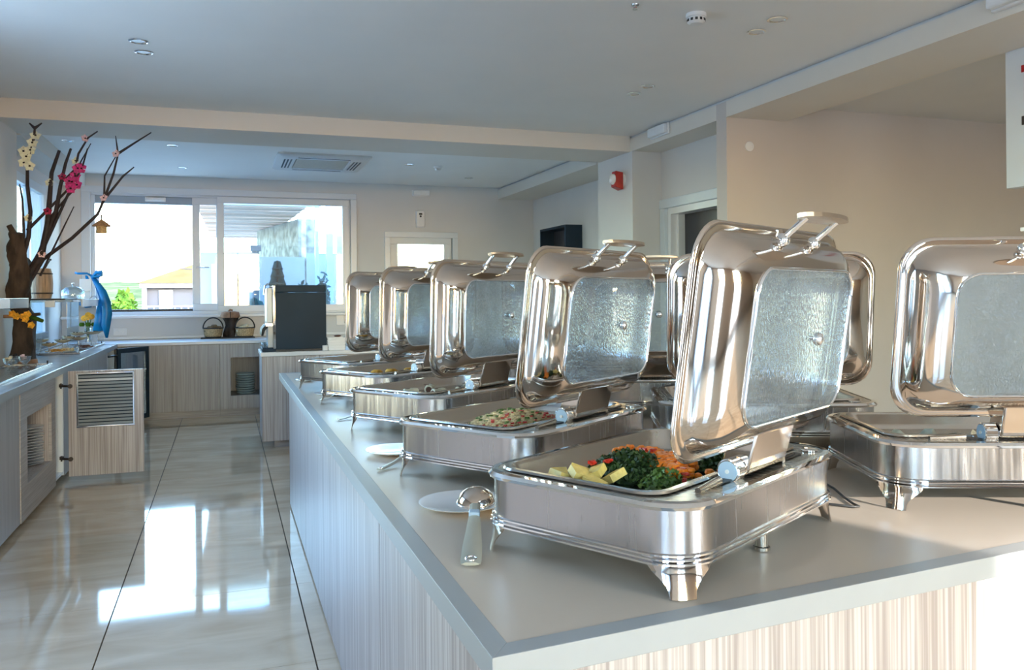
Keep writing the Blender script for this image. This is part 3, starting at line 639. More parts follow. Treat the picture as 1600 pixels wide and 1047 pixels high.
    MB().lathe([(.0001, .0665), (.014, .0668), (.014, .069)], 18, (.035, cy+.01, 0)).build('vent_washer', M['mirror'], lid, smooth=50)
    hp = MB(); n = 20; hb = Vector((.004, top+.024, .080)); nn = Vector((0, .97, -.25)); up = Vector((0, .25, .97))
    r0 = []; r1 = []
    for i in range(n):
        t = 2*pi*i/n; p = hb+Vector((.108*cos(t), 0, 0))+up*(.027*sin(t)); r0.append(p-nn*.004); r1.append(p+nn*.004)
    hp.loft([r0, r1], True, True, True); hp = hp.build('handle', M['plate'], lid)
    for x in (-.070, .078):
        MB().tube([(x, top-.024, .036), (x, top+.022, .078)], .0062, 10).ball((x, top-.024, .038), .0135, 14).build('handle_post', M['mirror'], hp, smooth=50)
    MB().box((-.148, .036, -.010), (-.140, .075, -.002)).build('lid_stop', M['black'], lid)
    MB().box((-.015, top-.018, -.006), (.005, top-.004, .003)).build('rim_notch', M['mirror'], lid)
    return rt
CH = [(.90, 1.56, 29, 98, 'large open chafing dish in front, filled with greens, carrot and potato'),
      (.865, 2.33, 33, 97.5, 'open chafing dish second from the front in the left row, holding grain salad'),
      (.845, 3.185, 34, 92, 'open chafing dish in the middle of the left row, holding rolled crepes'),
      (.82, 4.0, 32, 92, 'open chafing dish fourth in the left row, holding yellow fritters'),
      (.78, 4.72, 31, 91, 'open chafing dish farthest along the left row by the coffee machine'),
      (1.885, 1.62, -22, 100, 'open chafing dish at the right picture edge with a sunlit front'),
      (1.75, 2.42, -24, 97, 'open chafing dish of the right row seen behind the largest front lid'),
      (1.75, 3.22, -24, 96, 'right-row chafing dish half hidden behind the second lid of the left row'),
      (1.72, 4.02, -24, 96, 'farthest chafing dish of the right row, mostly hidden by the middle left lid')]
ch0 = make_chafer()
for k, (x, y, rz, th, lab) in enumerate(CH):
    o = ch0 if k == 0 else copy_tree(ch0)
    if k == 0: pass
    o.location = (x, y, .9003); o.rotation_euler = (0, 0, R(rz)); tag(o, lab, 'chafing dish', 'chafing dishes on the island')
    for c in o.children:
        if c.name.split('.')[0] == 'lid': c.rotation_euler = (R(th), 0, 0)

# ------------------------------------------------------------------ food
def place(mb, k, name, m, label, cat='food', group=None, loc=(0, 0, 0), kind=None, smooth=0):
    o = mb.build(name, m, smooth=smooth); x, y, rz = CH[k][:3]
    mt = Matrix.Translation((x, y, .9003)) @ Matrix.Rotation(R(rz), 4, 'Z') @ Matrix.Translation(loc)
    o.matrix_world = mt; return tag(o, label, cat, group, kind)
def leaves(cx, cy, rx, ry, h, n, s, z0=.124):
    mb = MB()
    for _ in range(n):
        a = random.uniform(0, 2*pi); q = math.sqrt(random.random()); x = cx+rx*q*cos(a); y = cy+ry*q*sin(a)
        z = z0+h*(1-q*q)*random.uniform(.35, 1)+.006
        d = Vector((random.uniform(-1, 1), random.uniform(-1, 1), random.uniform(-.4, .7))).normalized()*s*random.uniform(.6, 1.3)
        sd = d.cross(Vector((random.uniform(-1, 1), random.uniform(-1, 1), 1))).normalized()*s*random.uniform(.25, .6); p = Vector((x, y, z)); up = Vector((0, 0, s*.4))
        mb.add([p-d, p-d*.3+sd+up, p+d*.5+sd*.8, p+d-up*.6, p+d*.4-sd+up, p-d*.4-sd*.9], [(0, 1, 5), (1, 2, 4, 5), (2, 3, 4)])
    for _ in range(5): mb.ball((cx+random.uniform(-.2, .2)*rx, cy+random.uniform(-.2, .2)*ry, z0), h*.8, 12, (rx/h*.75, ry/h*.75, .8), .06)
    return mb
place(leaves(-.055, .055, .095, .10, .052, 1500, .0085), 0, 'cooked_greens', M['greens'], 'heap of dark cooked greens left of the carrots', kind='stuff')
place(leaves(.14, -.03, .085, .08, .040, 1000, .0085), 0, 'cooked_greens', M['greens'], 'smaller heap of dark greens to the right of the carrots, below the lid', kind='stuff')
place(leaves(-.10, -.055, .06, .05, .034, 380, .007), 0, 'chopped_herbs', M['greens2'], 'brighter chopped green leaves at the front of the greens heap', kind='stuff')
cr = MB()
for _ in range(330):
    t = random.random(); x = -.045+.13*t+random.gauss(0, .017); y = -.060+.17*t+random.gauss(0, .026); z = .126+.036*random.uniform(.5, 1)*(1-.3*abs(t-.5))
    cr.ball((x, y, z), random.uniform(.008, .0135), 8, (1.2, .9, .7), .12)
place(cr, 0, 'chopped_carrot', M['carrot'], 'band of chopped orange carrot between the two heaps of greens', kind='stuff')
nm = ['leftmost flat', 'second', 'third', 'fourth', 'fifth', 'sixth', 'seventh', 'nearest']
for k in range(8):
    x, y = [(-.235, .165), (-.215, .125), (-.20, .085), (-.185, .15), (-.17, .11), (-.165, .07), (-.205, .045), (-.15, .035)][k]
    mb = MB().box((-.021, -.016, -.008), (.021, .016, .008), Matrix.Rotation(k*1.3, 4, 'Z') @ Matrix.Rotation(.45*sin(k*2.1), 4, 'X') @ Matrix.Rotation(.4*cos(k*1.7), 4, 'Y'))
    place(mb, 0, 'potato_piece', M['potato'], nm[k]+' yellow potato piece from the left end of the front dish', group='potato pieces at the left end', loc=(x, y, .137+.006*(k % 3)))
for k in range(5):
    x, y = [(.225, -.02), (.25, -.055), (.235, -.09), (.205, -.07), (.26, .0)][k]
    place(MB().box((-.021, -.016, -.008), (.021, .016, .008), Matrix.Rotation(k*1.1, 4, 'Z') @ Matrix.Rotation(.5*sin(k*2), 4, 'X')), 0, 'potato_piece', M['potato'], ['first', 'second', 'third', 'fourth', 'fifth'][k]+' yellow potato piece behind the hinge roller of the front dish', group='potato pieces at the right end', loc=(x, y, .140+.008*(k % 2)))
for k in range(9):
    x, y, z = [(-.15, .09, .150), (-.075, -.085, .137), (-.095, -.095, .130), (-.06, -.07, .142), (.0, .06, .158), (.015, .045, .156), (-.20, .10, .142), (.235, -.05, .158), (-.115, .075, .150)][k]
    mb = MB().box((-.010, -.005, -.0022), (.010, .005, .0022), Matrix.Rotation(k*1.9, 4, 'Z') @ Matrix.Rotation(.5, 4, 'X')).box((-.006, -.006, -.003), (.002, .008, .004), Matrix.Rotation(k, 4, 'Z'))
    place(mb, 0, 'pepper_piece', M['pepper'], ['red pepper scrap on the left greens edge', 'red pepper scrap at the front edge of the herbs', 'frontmost red pepper scrap by the pan rim', 'red pepper scrap between herbs and carrots', 'red pepper scrap left of the carrots', 'red pepper scrap touching the carrots', 'red pepper scrap on the left potatoes', 'red pepper scrap on the potatoes at the right end', 'red pepper scrap where potato meets greens'][k], group='red pepper scraps', loc=(x, y, z+.014))
# grain salad
for nme, m, n, h, lb in (('grain_salad', 'grain', 1100, .040, 'beige grain salad heaped in the second dish'), ('herb_garnish', 'greens2', 110, .046, 'chopped green herbs over the grain salad'), ('tomato_dice', 'pepper', 90, .042, 'red tomato dice along the front of the grain salad')):
    mb = MB()
    for _ in range(n):
        a = random.uniform(0, 2*pi); q = math.sqrt(random.random()); x = -.03+.165*q*cos(a); y = .03+.12*q*sin(a)
        if m == 'pepper': y -= .045; x -= .02
        mb.ball((x, y, .126+h*(1-q*q)*.9+random.uniform(0, .007)), random.uniform(.004, .0075), 6, (1.3, .9, .6), .2)
    if m == 'grain': mb.ball((-.03, .03, .123), .034, 16, (4.3, 3.1, .85))
    place(mb, 1, nme, M[m], lb, kind='stuff')
for k in range(5):
    x, y = [(-.19, .03), (-.13, -.06), (-.03, -.09), (.07, -.04), (-.05, .06)][k]
    mb = MB().lathe([(.001, -.028), (.017, -.028), (.019, -.02), (.019, .02), (.017, .028), (.001, .028)], 12, axis=(1, .3*k-.5, 0))
    o = place(mb, 2, 'rolled_crepe', M['cream'], ['leftmost', 'second', 'third', 'right-hand', 'rearmost'][k]+' cream rolled crepe in the middle dish', group='rolled crepes', loc=(x, y, .1425), smooth=40)
    MB().lathe([(.012, .0282), (.012, .0305)], 10, axis=(1, .3*k-.5, 0)).lathe([(.012, -.0305), (.012, -.0282)], 10, axis=(1, .3*k-.5, 0)).box((-.024, -.01, .0185), (-.014, .01, .0205)).build('filling', M['choc'], o)
for k in range(9):
    x, y = -.20+.04*k, -.02+.03*sin(k*2.2)
    mb = MB().ball((0, 0, 0), .031, 10, (1.1, .8, .5), .12)
    place(mb, 3, 'fritter', M['egg'], ['first', 'second', 'third', 'fourth', 'fifth', 'sixth', 'seventh', 'eighth', 'ninth'][k]+' yellow fritter from the left in the fourth dish', group='yellow fritters', loc=(x, y, .136+.014*(k % 2)), smooth=60)
for k in range(4):
    place(MB().ball((0, 0, 0), .024, 10, (1.2, .8, .45), .1), 4, 'croquette', M['egg'], ['leftmost', 'second', 'third', 'rightmost'][k]+' orange croquette in the farthest left-row dish', group='orange croquettes', loc=(-.05+.05*k, .02*(-1)**k, .136), smooth=60)
for k in range(8):
    x, y = [(-.22, .02), (-.19, -.05), (-.13, .03), (-.10, -.04), (-.03, .0), (.03, .04), (.06, -.04), (.13, .0)][k]
    mb = MB().add([(-.034, -.016, -.004), (.034, -.016, -.004), (.03, .016, -.004), (-.03, .016, -.004), (-.008, -.006, .024), (.012, .004, .020)], [(0, 3, 2, 1), (0, 1, 5, 4), (1, 2, 5), (2, 3, 4, 5), (3, 0, 4)])
    o = place(mb, 5, 'folded_dumpling', M['cream'], ['leftmost', 'second', 'third', 'fourth', 'fifth', 'sixth', 'seventh', 'rightmost'][k]+' beige folded dumpling in the sunlit right dish', group='folded dumplings', loc=(x, y, .1275), smooth=0)
    o.matrix_world = o.matrix_world @ Matrix.Rotation(k*.9, 4, 'Z')

# ------------------------------------------------------------------ saucers, ladle and cable on the island
plate_mb = lambda r: MB().lathe([(r*.5, 0), (r*.6, .002), (r*.98, .012), (r, .0145), (r*.96, .0145), (r*.62, .006), (.001, .005)], 36, cap=False)
for k, (x, y, r, lb) in enumerate(((.545, 1.935, .108, 'white oval plate holding the serving spoon left of the front dish'), (.525, 2.67, .098, 'white plate beside the second dish of the left row'), (.515, 4.36, .085, 'small white plate beside the fourth dish of the left row'), (.45, 5.12, .06, 'tiny white saucer beside the farthest left-row dish'))):
    p = plate_mb(r).build('plate', M['china'], smooth=50); p.location = (x, y, .9003); tag(p, lb, 'plate', 'plates along the island edge')
def spoon(loc, rz, label, s=1, tilt=0):
    rt = root('serving_spoon', label, 'spoon', loc, rz, 'serving spoons on the island'); rt.scale = (s, s, s); rt.rotation_euler = (R(tilt), 0, rz)
    rings = []
    for a in range(9):
        t = a/8; ph = t*pi/2; rings.append([(cos(2*pi*i/20)*.034*cos(ph), .235+sin(2*pi*i/20)*.036*cos(ph)*(1.15), .020+.026*sin(ph)) for i in range(20)])
    MB().loft(rings, True, False, True).build('bowl', M['chrome'], rt, smooth=60)
    MB().loop_tube([(cos(2*pi*i/24)*.034, .235+sin(2*pi*i/24)*.0415, .020) for i in range(24)], .002, 6).build('bowl_rim', M['mirror'], rt, smooth=60)
    prof = [(.0, .015, .003), (.012, .0165, .003), (.06, .016, .006), (.12, .0125, .013), (.15, .010, .022), (.17, .009, .026), (.195, .010, .028)]
    rings = [[(-w, y, z), (-w*.5, y, z+.003), (w*.5, y, z+.003), (w, y, z), (w*.5, y, z-.002), (-w*.5, y, z-.002)] for y, w, z in prof]
    h = MB().loft(rings, True, True, True).build('handle', mat('pale_satin_grip', (.50, .50, .44), .35, .4, var=.1), rt, smooth=30)
    MB().loop_tube([(cos(2*pi*i/16)*.008, .014+sin(2*pi*i/16)*.008, .0065) for i in range(16)], .002, 6).build('hang_hole', M['mirror'], h, smooth=60)
    MB().box((-.0095, .150, .021), (.0095, .168, .030)).build('collar', M['steelblue'], h, bevel=.002)
    return rt
spoon((.437, 1.50, .901), R(-19), 'large serving spoon lying across the oval plate, bowl upturned', 1.25, 5)
spoon((.425, 2.42, .901), R(-45), 'thin steel serving spoon on the plate beside the second dish', .8)
spoon((.43, 3.45, .901), R(-60), 'small dark-lit spoon beside the middle dish of the left row', .7)
spoon((.44, 4.16, .901), R(-50), 'small steel spoon at the foot of the fourth dish', .6)
cb_ = MB().tube([(1.30, 1.70, .9035), (1.345, 1.655, .9035), (1.39, 1.605, .9035), (1.415, 1.575, .9035), (1.43, 1.575, .9035), (1.435, 1.60, .9035), (1.46, 1.66, .9035), (1.50, 1.74, .9035), (1.54, 1.86, .9035)], .003, 8).build('power_cable', M['black'], smooth=60); tag(cb_, 'black power cable looped on the worktop between the two front dishes', 'cable')

# ================================================================== TREE AND DECORATION ON THE LEFT COUNTER
tb = MB().lathe([(.10, 0), (.105, .01), (.10, .042), (.001, .043)], 20, (-1.515, 7.35, .9005)).build('tree_stand', M['slice'], smooth=40); tag(tb, 'low round wooden stand under the tree trunk on the left counter', 'stand')
tr = root('decorative_tree', 'bare dark tree trunk with thin branches standing on the left counter', 'tree', (.012, 0, 0))
def rough_tube(pts, rads, seg=14, sub=6, amp=.28):
    P = []; Q = []
    for i in range(len(pts)-1):
        for s in range(sub): t = s/sub; P.append(Vector(pts[i]).lerp(Vector(pts[i+1]), t)); Q.append(rads[i]*(1-t)+rads[i+1]*t)
    P.append(Vector(pts[-1])); Q.append(rads[-1]); mb = MB(); mb.tube(P, Q, seg)
    o = []
    for k, v in enumerate(mb.v):
        v = Vector(v); c = P[min(k//seg, len(P)-1)]; d = v-c; o.append(tuple(c+d*(1+amp*2*noise.noise(Vector((v.x*22, v.y*22, v.z*9))))))
    mb.v = o; return mb
rough_tube([(-1.525, 7.35, .944), (-1.516, 7.35, 1.253), (-1.545, 7.35, 1.455), (-1.538, 7.322, 1.656), (-1.552, 7.273, 1.829), (-1.533, 7.245, 1.93)], [.082, .070, .075, .078, .066, .045]).build('trunk', M['bark'], tr, smooth=60)
MB().tube([(-1.545, 7.28, 1.83), (-1.56, 7.245, 1.926), (-1.588, 7.227, 1.99)], [.035, .024, .02], 8).build('stub', M['bark'], tr, smooth=60)
BR = [([(-1.522, 7.294, 1.70), (-1.46, 7.252, 1.903), (-1.434, 7.196, 2.098), (-1.443, 7.14, 2.289), (-1.43, 7.084, 2.477), (-1.376, 7.035, 2.641), (-1.362, 7.01, 2.724)], .019),
      ([(-1.514, 7.35, 1.556), (-1.381, 7.294, 1.756), (-1.322, 7.224, 2.003), (-1.297, 7.168, 2.198), (-1.272, 7.112, 2.39), (-1.21, 7.063, 2.557)], .029),
      ([(-1.488, 7.336, 1.606), (-1.389, 7.287, 1.781), (-1.259, 7.196, 2.102), (-1.217, 7.14, 2.297), (-1.172, 7.091, 2.465), (-1.13, 7.059, 2.575)], .022),
      ([(-1.483, 7.35, 1.556), (-1.263, 7.217, 2.029), (-1.137, 7.14, 2.299), (-1.08, 7.07, 2.54), (-1.007, 7.035, 2.661), (-.938, 7.021, 2.712)], .013),
      ([(-1.501, 7.35, 1.505), (-1.37, 7.301, 1.731), (-1.158, 7.255, 1.898), (-.968, 7.203, 2.085), (-.917, 7.171, 2.2), (-.839, 7.112, 2.407), (-.801, 7.07, 2.554)], .017),
      ([(-.801, 7.07, 2.554), (-.693, 7.049, 2.631), (-.557, 7.024, 2.725)], .011), ([(-.917, 7.171, 2.2), (-.772, 7.119, 2.386), (-.691, 7.099, 2.457)], .011),
      ([(-.802, 7.073, 2.544), (-.814, 7.031, 2.686)], .008), ([(-1.466, 7.238, 1.952), (-1.325, 7.196, 2.101), (-1.184, 7.154, 2.25), (-1.064, 7.105, 2.422), (-1.015, 7.059, 2.581)], .013),
      ([(-1.489, 7.245, 1.9), (-1.484, 7.168, 2.192), (-1.498, 7.154, 2.3)], .011), ([(-1.366, 7.01, 2.71), (-1.40, 7.004, 2.745)], .012), ([(-1.362, 7.01, 2.71), (-1.315, 7.004, 2.75)], .012),
      ([(-.917, 7.171, 2.2), (-.905, 7.119, 2.381), (-.821, 7.077, 2.529)], .009), ([(-1.301, 7.21, 2.053), (-1.187, 7.168, 2.201), (-1.092, 7.14, 2.301)], .010),
      ([(-1.20, 7.14, 2.33), (-1.08, 7.1, 2.46), (-.99, 7.05, 2.62)], .008), ([(-1.39, 7.29, 1.60), (-1.22, 7.2, 1.95), (-1.13, 7.17, 2.14)], .009)]
for p, r in BR:
    n = len(p); MB().tube(p, [r*(1-.6*i/(n-1)) for i in range(n)], 7).build('branch', M['twig'], tr, smooth=60)
def blossom(name, c, m, label, r=.035, n=5, grp='blossoms on the tree', core=None):
    c = Vector(c); mb = MB(); ax = Vector((random.uniform(-.5, .5), -1, random.uniform(-.4, .4))).normalized(); u = ax.orthogonal().normalized(); v = ax.cross(u)
    for k in range(n):
        t = 2*pi*k/n+random.random()*.3; d = u*cos(t)+v*sin(t); e = v*cos(t)-u*sin(t)
        mb.add([c, c+d*r*.6+e*r*.42+ax*.006, c+d*r+ax*.010, c+d*r*.6-e*r*.42+ax*.004, c+d*r*.5-ax*.006], [(0, 1, 2, 4), (0, 4, 2, 3)])
    o = mb.build(name, m, solid=.002); tag(o, label, 'flower', grp)
    MB().ball(c+ax*.008, r*.2, 8).build('flower_center', core or M['olive'], o)
for k, c in enumerate([(-1.35, 7.02, 2.654), (-1.375, 7.03, 2.60), (-1.391, 7.05, 2.548), (-1.42, 7.06, 2.5), (-1.44, 7.07, 2.453), (-1.40, 7.06, 2.43), (-1.44, 7.07, 2.54)]):
    blossom('white_blossom', c, M['petal_w'], ['topmost', 'second', 'third', 'fourth', 'lowest left', 'lowest right', 'left-hand'][k]+' cream blossom of the cluster at the top of the leftmost branch', .042, grp='cream blossoms on the leftmost branch')
for k, c in enumerate([(-1.077, 7.09, 2.43), (-1.10, 7.11, 2.37), (-1.12, 7.12, 2.325), (-1.05, 7.10, 2.43), (-1.135, 7.13, 2.276), (-1.085, 7.11, 2.30), (-1.14, 7.12, 2.33)]):
    blossom('magenta_orchid', c, M['petal_m'], ['topmost', 'second', 'third', 'upper right', 'lowest', 'lower right', 'left-hand'][k]+' magenta orchid of the hanging pink cluster', .044, grp='magenta orchids on the tree')
for c, m, nme, lb in (((-1.281, 7.12, 2.318), 'petal_w', 'white_blossom', 'single white blossom halfway up the thick middle branch'), ((-1.301, 7.17, 2.1), 'petal_r', 'crimson_blossom', 'crimson blossom low on the thick middle branch'),
                      ((-.802, 7.06, 2.55), 'petal_p', 'pink_blossom', 'pale pink blossom at the fork high on the right branch'), ((-.902, 7.15, 2.21), 'petal_p', 'pink_blossom', 'pale pink blossom at the fork above the hanging birdhouse'),
                      ((-1.016, 7.03, 2.652), 'petal_p', 'pink_blossom', 'pale blossom near the tip of the third branch'), ((-1.186, 7.1, 2.36), 'petal_r', 'crimson_blossom', 'dark red blossom left of the magenta cluster'),
                      ((-1.44, 7.2, 2.045), 'petal_w', 'white_blossom', 'small white blossom above the trunk top'), ((-1.36, 7.27, 1.77), 'petal_p', 'pink_blossom', 'pale blossom in the crook above the barrel'),
                      ((-1.09, 7.09, 2.485), 'petal_w', 'white_blossom', 'plain white blossom just above the magenta cluster')):
    blossom(nme, c, M[m], lb, .033)
bh = root('birdhouse', 'little straw-coloured birdhouse hanging from the longest branch before the window', 'birdhouse', (-.932, 7.224, 1.936))
MB().lathe([(.036, 0), (.040, .004), (.040, .058), (.036, .062)], 14).build('body', M['straw'], bh, smooth=40)
MB().lathe([(.070, .056), (.066, .064), (.030, .095), (.006, .112), (.001, .112)], 14).build('roof', mat('brown_thatch', (.40, .24, .13), .8, var=.4, scale=60), bh, smooth=30)
MB().tube([(0, 0, .108), (0, 0, .15)], .005).build('cap_stick', M['twig'], bh)
MB().tube([(0, 0, .15), (0, 0, .215)], .0012, 5).build('string', M['rope'], bh)
yg = root('flower_board', 'brown board of orange-yellow orchids fixed across the trunk below the shelf', 'garland', (0, 0, 0))
MB().box((-1.625, 7.245, 1.272), (-1.40, 7.265, 1.298)).build('board', M['slice'], yg, bevel=.004)
MB().tube([(-1.44, 7.25, 1.28), (-1.35, 7.22, 1.245)], [.02, .014]).build('leaf_roll', M['leaf'], yg, smooth=50)
MB().tube([(-1.45, 7.25, 1.29), (-1.37, 7.23, 1.30)], [.017, .012]).build('twig', M['bark'], yg, smooth=50)
for k, c in enumerate([(-1.56, 7.235, 1.305), (-1.53, 7.23, 1.285), (-1.48, 7.235, 1.285), (-1.455, 7.23, 1.30), (-1.43, 7.225, 1.215), (-1.47, 7.23, 1.262)]):
    o = MB()
    for q in range(5):
        t = 2*pi*q/5; d = Vector((cos(t), 0, sin(t)))*.030; e = Vector((-sin(t), 0, cos(t)))*.013; cc_ = Vector(c); o.add([cc_, cc_+d*.6+e, cc_+d+Vector((0, -.01, 0)), cc_+d*.6-e], [(0, 1, 2, 3)])
    o.build('orchid', M['petal_y'], yg, solid=.002)

# glass shelves over the cold wells
sh = root('near_shelf', 'pale blue glass shelf at eye level in front of the tree trunk', 'shelf', (0, 0, 0))
MB().box((-1.625, 5.3, 1.350), (-1.425, 7.12, 1.425)).build('shelf_box', M['shelfglass'], sh, bevel=.003)
MB().box((-1.425, 5.3, 1.355), (-1.415, 6.5, 1.42)).build('light_strip', M['lens'], sh)
MB().box((-1.61, 5.6, .9185), (-1.60, 5.9, 1.35)).build('support', M['clear'], sh)
sf = root('far_shelf', 'glass display shelf on glass uprights over the far cold well', 'shelf', (0, 0, 0))
box((-1.78, 8.45, 1.385), (-1.33, 10.6, 1.405)).build('shelf_plate', M['shelfglass'], sf)
MB().box((-1.335, 8.9, 1.335), (-1.32, 10.6, 1.41)).box((-1.56, 8.44, 1.34), (-1.48, 8.47, 1.40)).build('light_rail', M['lens'], sf, bevel=.003)
for q in (((-1.72, 8.52, .9185), (-1.60, 8.526, 1.385)), ((-1.36, 10.2, .9005), (-1.355, 10.6, 1.385)), ((-1.72, 10.5, .9005), (-1.60, 10.51, 1.385))): box(*q).build('upright', M['clear'], sf)
box((-1.60, 10.52, .9005), (-1.42, 10.56, 1.385)).build('end_panel', M['device'], sf)
dt = MB().box((-1.74, 8.46, 1.4055), (-1.40, 9.1, 1.42)).build('dark_tray', M['black'], bevel=.003); tag(dt, 'flat dark tray under the wooden barrel on the glass shelf', 'tray')
# barrel
ba = root('barrel', 'small pale wooden barrel with dark iron hoops on the glass shelf', 'barrel', (-1.655, 8.80, 1.4205))
for k in range(12):
    t0, t1 = 2*pi*k/12, 2*pi*(k+.96)/12; rings = []
    for z, r in ((0, .082), (.06, .095), (.14, .099), (.22, .095), (.285, .082)):
        rings.append([(r*cos(t0), r*sin(t0), z), (r*cos((t0+t1)/2)*1.01, r*sin((t0+t1)/2)*1.01, z), (r*cos(t1), r*sin(t1), z), (.88*r*cos(t1), .88*r*sin(t1), z), (.88*r*cos(t0), .88*r*sin(t0), z)])
    MB().loft(rings, True, True, True).build('stave', M['wood'], ba)
MB().lathe([(.08, .27), (.001, .272)], 20).lathe([(.078, .005), (.078, .01)], 20).build('barrel_head', M['wood'], ba)
for z, r in ((.05, .0955), (.235, .0945)): MB().lathe([(r, z-.007), (r+.003, z-.006), (r+.003, z+.006), (r, z+.007)], 28, cap=False).build('hoop', M['hoop'], ba, smooth=40)
MB().tube([(.02, 0, .26), (.055, 0, .33), (.075, 0, .365)], .006).ball((.078, 0, .37), .011).build('dipper', M['hoop'], ba, smooth=50)
# cloche
cl = root('glass_cloche', 'low clear glass dome with silver knob on the far shelf', 'cloche', (-1.49, 9.45, 1.4065))
MB().lathe([(.125, 0), (.128, .006), (.001, .008)], 28).build('base_plate', M['cream'], cl, smooth=40)
MB().lathe([(.104, .009), (.112, .05), (.104, .095), (.07, .125), (.02, .138), (.001, .139)], 28, cap=False).build('dome', M['clear'], cl, smooth=60)
MB().lathe([(.005, .137), (.006, .15), (.014, .16), (.012, .172), (.001, .177)], 14).build('knob', M['mirror'], cl, smooth=50)
t = MB().box((-1.50, 9.93, 1.5), (-1.385, 9.95, 1.63)).box((-1.49, 9.95, 1.4065), (-1.40, 10.0, 1.5)).build('menu_card', M['device'], bevel=.003); tag(t, 'blank white card standing on the shelf beside the blue bow', 'card')
t = MB().box((-1.375, 10.15, 1.4055), (-1.335, 10.19, 1.70)).build('slim_speaker', M['steelblue'], bevel=.003); tag(t, 'slim grey upright post right behind the blue bow', 'post')
t = MB().tube([(-1.36, 9.6, 1.409), (-1.34, 9.62, 1.435), (-1.31, 9.66, 1.44), (-1.30, 9.7, 1.409)], .005).build('tongs', M['mirror'], smooth=40); tag(t, 'silver serving tongs arched on the far shelf edge', 'tongs')
# ribbon
rb = root('blue_ribbon', 'bright blue satin ribbon tied in a bow, tails hanging past the shelf', 'ribbon', (0, 0, 0))
def strip(pts, ws, wd=Vector((1, .25, 0))):
    wd = wd.normalized(); l = []; r = []
    for p, w in zip(pts, ws): p = Vector(p); l.append(p-wd*w); r.append(p+wd*w)
    return MB().loft([l, r], False)
strip([(-1.375, 9.98, 1.655), (-1.34, 9.93, 1.60), (-1.275, 9.9, 1.50), (-1.235, 9.88, 1.38), (-1.225, 9.88, 1.25), (-1.24, 9.88, 1.12), (-1.232, 9.88, .985)], [.018, .03, .04, .045, .05, .045, .012]).build('tail', M['ribbon'], rb, smooth=60, solid=.003)
strip([(-1.385, 10.0, 1.655), (-1.345, 9.98, 1.55), (-1.305, 9.97, 1.42), (-1.305, 9.9, 1.30), (-1.30, 9.9, 1.18), (-1.325, 9.9, 1.05)], [.02, .012, .012, .03, .055, .05]).build('tail', M['ribbon'], rb, smooth=60, solid=.003)
strip([(-1.375, 9.97, 1.66), (-1.43, 9.95, 1.69), (-1.52, 9.94, 1.69), (-1.55, 9.95, 1.70)], [.014, .012, .012, .010], Vector((0, 0, 1))).build('bow_loop', M['ribbon'], rb, smooth=60, solid=.003)
MB().tube([(-1.375, 9.965, 1.66), (-1.34, 9.96, 1.70), (-1.29, 9.96, 1.705), (-1.285, 9.96, 1.675), (-1.33, 9.96, 1.655), (-1.375, 9.965, 1.655)], [.012, .022, .024, .018, .018, .012], 8).build('bow_loop', M['ribbon'], rb, smooth=60)
MB().ball((-1.38, 9.965, 1.655), .02, 10, (1, .7, 1.1)).build('knot', M['ribbon'], rb, smooth=60)
strip([(-1.44, 9.96, 1.67), (-1.42, 9.96, 1.60), (-1.41, 9.96, 1.54)], [.012, .02, .012]).build('tail', M['ribbon'], rb, smooth=60, solid=.003)
strip([(-1.50, 9.9, 1.375), (-1.44, 9.9, 1.35), (-1.38, 9.9, 1.34)], [.03, .035, .02], Vector((0, 0, 1))).build('lower_loop', M['ribbon'], rb, smooth=60, solid=.003)
# cold wells
def well(x0, x1, y0, y1, label):
    rt = root('cold_well', label, 'buffet well', (0, 0, 0))
    MB().box((x0, y0, .9005), (x0+.025, y1, .918)).box((x1-.025, y0, .9005), (x1, y1, .918)).box((x0+.025, y0, .9005), (x1-.025, y0+.025, .918)).box((x0+.025, y1-.025, .9005), (x1-.025, y1, .918)).build('frame', M['brushed'], rt, bevel=.003)
    MB().box((x0+.025, y0+.025, .9004), (x1-.025, y1-.025, .906)).build('tray_floor', M['satin'], rt)
    MB().lathe([(.006, 0), (.006, .02)], 8, (x1-.03, y1-.03, .918)).build('corner_stud', M['dark'], rt)
well(-1.60, -1.285, 5.4, 7.22, 'steel framed cold well on the left counter, nearest the camera')
well(-1.73, -1.285, 8.50, 10.15, 'steel framed cold well on the left counter under the far glass shelf')
def bowl_stand(x, y, h, r, lab, food='olive'):
    r *= 1.3; rt = root('footed_bowl', lab, 'bowl', (x, y, .9065), random.random(), 'footed bowls on the far cold well')
    MB().lathe([(.03, 0), (.03, .003), (.006, .006), (.006, h-.004), (.02, h)], 14).build('stem', M['mirror'], rt, smooth=40)
    MB().lathe([(.02, h), (r*.7, h+.012), (r, h+.035), (r*.95, h+.035), (r*.6, h+.016), (.001, h+.012)], 20, cap=False).build('bowl', M['cream'] if food != 'choc' else M['china'], rt, smooth=50)
    mb = MB()
    for k in range(5): mb.ball((random.uniform(-.5, .5)*r, random.uniform(-.5, .5)*r, h+.034), .010, 6, jit=.1)
    mb.build('filling', M[food], rt)
for a in ((-1.66, 8.75, .095, .058, 'footed cream bowl at the near left corner of the far cold well'), (-1.60, 8.82, .055, .062, 'low footed bowl second from the left on the far cold well'), (-1.52, 9.05, .075, .060, 'footed bowl with olives in the middle of the far cold well'), (-1.50, 9.2, .10, .045, 'tallest small footed bowl in the middle of the far cold well'),
          (-1.47, 9.6, .12, .062, 'footed bowl behind the middle of the far cold well'), (-1.42, 9.3, .085, .065, 'footed cream bowl right of the middle on the far cold well'), (-1.38, 9.85, .12, .09, 'wide footed bowl at the far end near the blue ribbon')): bowl_stand(*a)
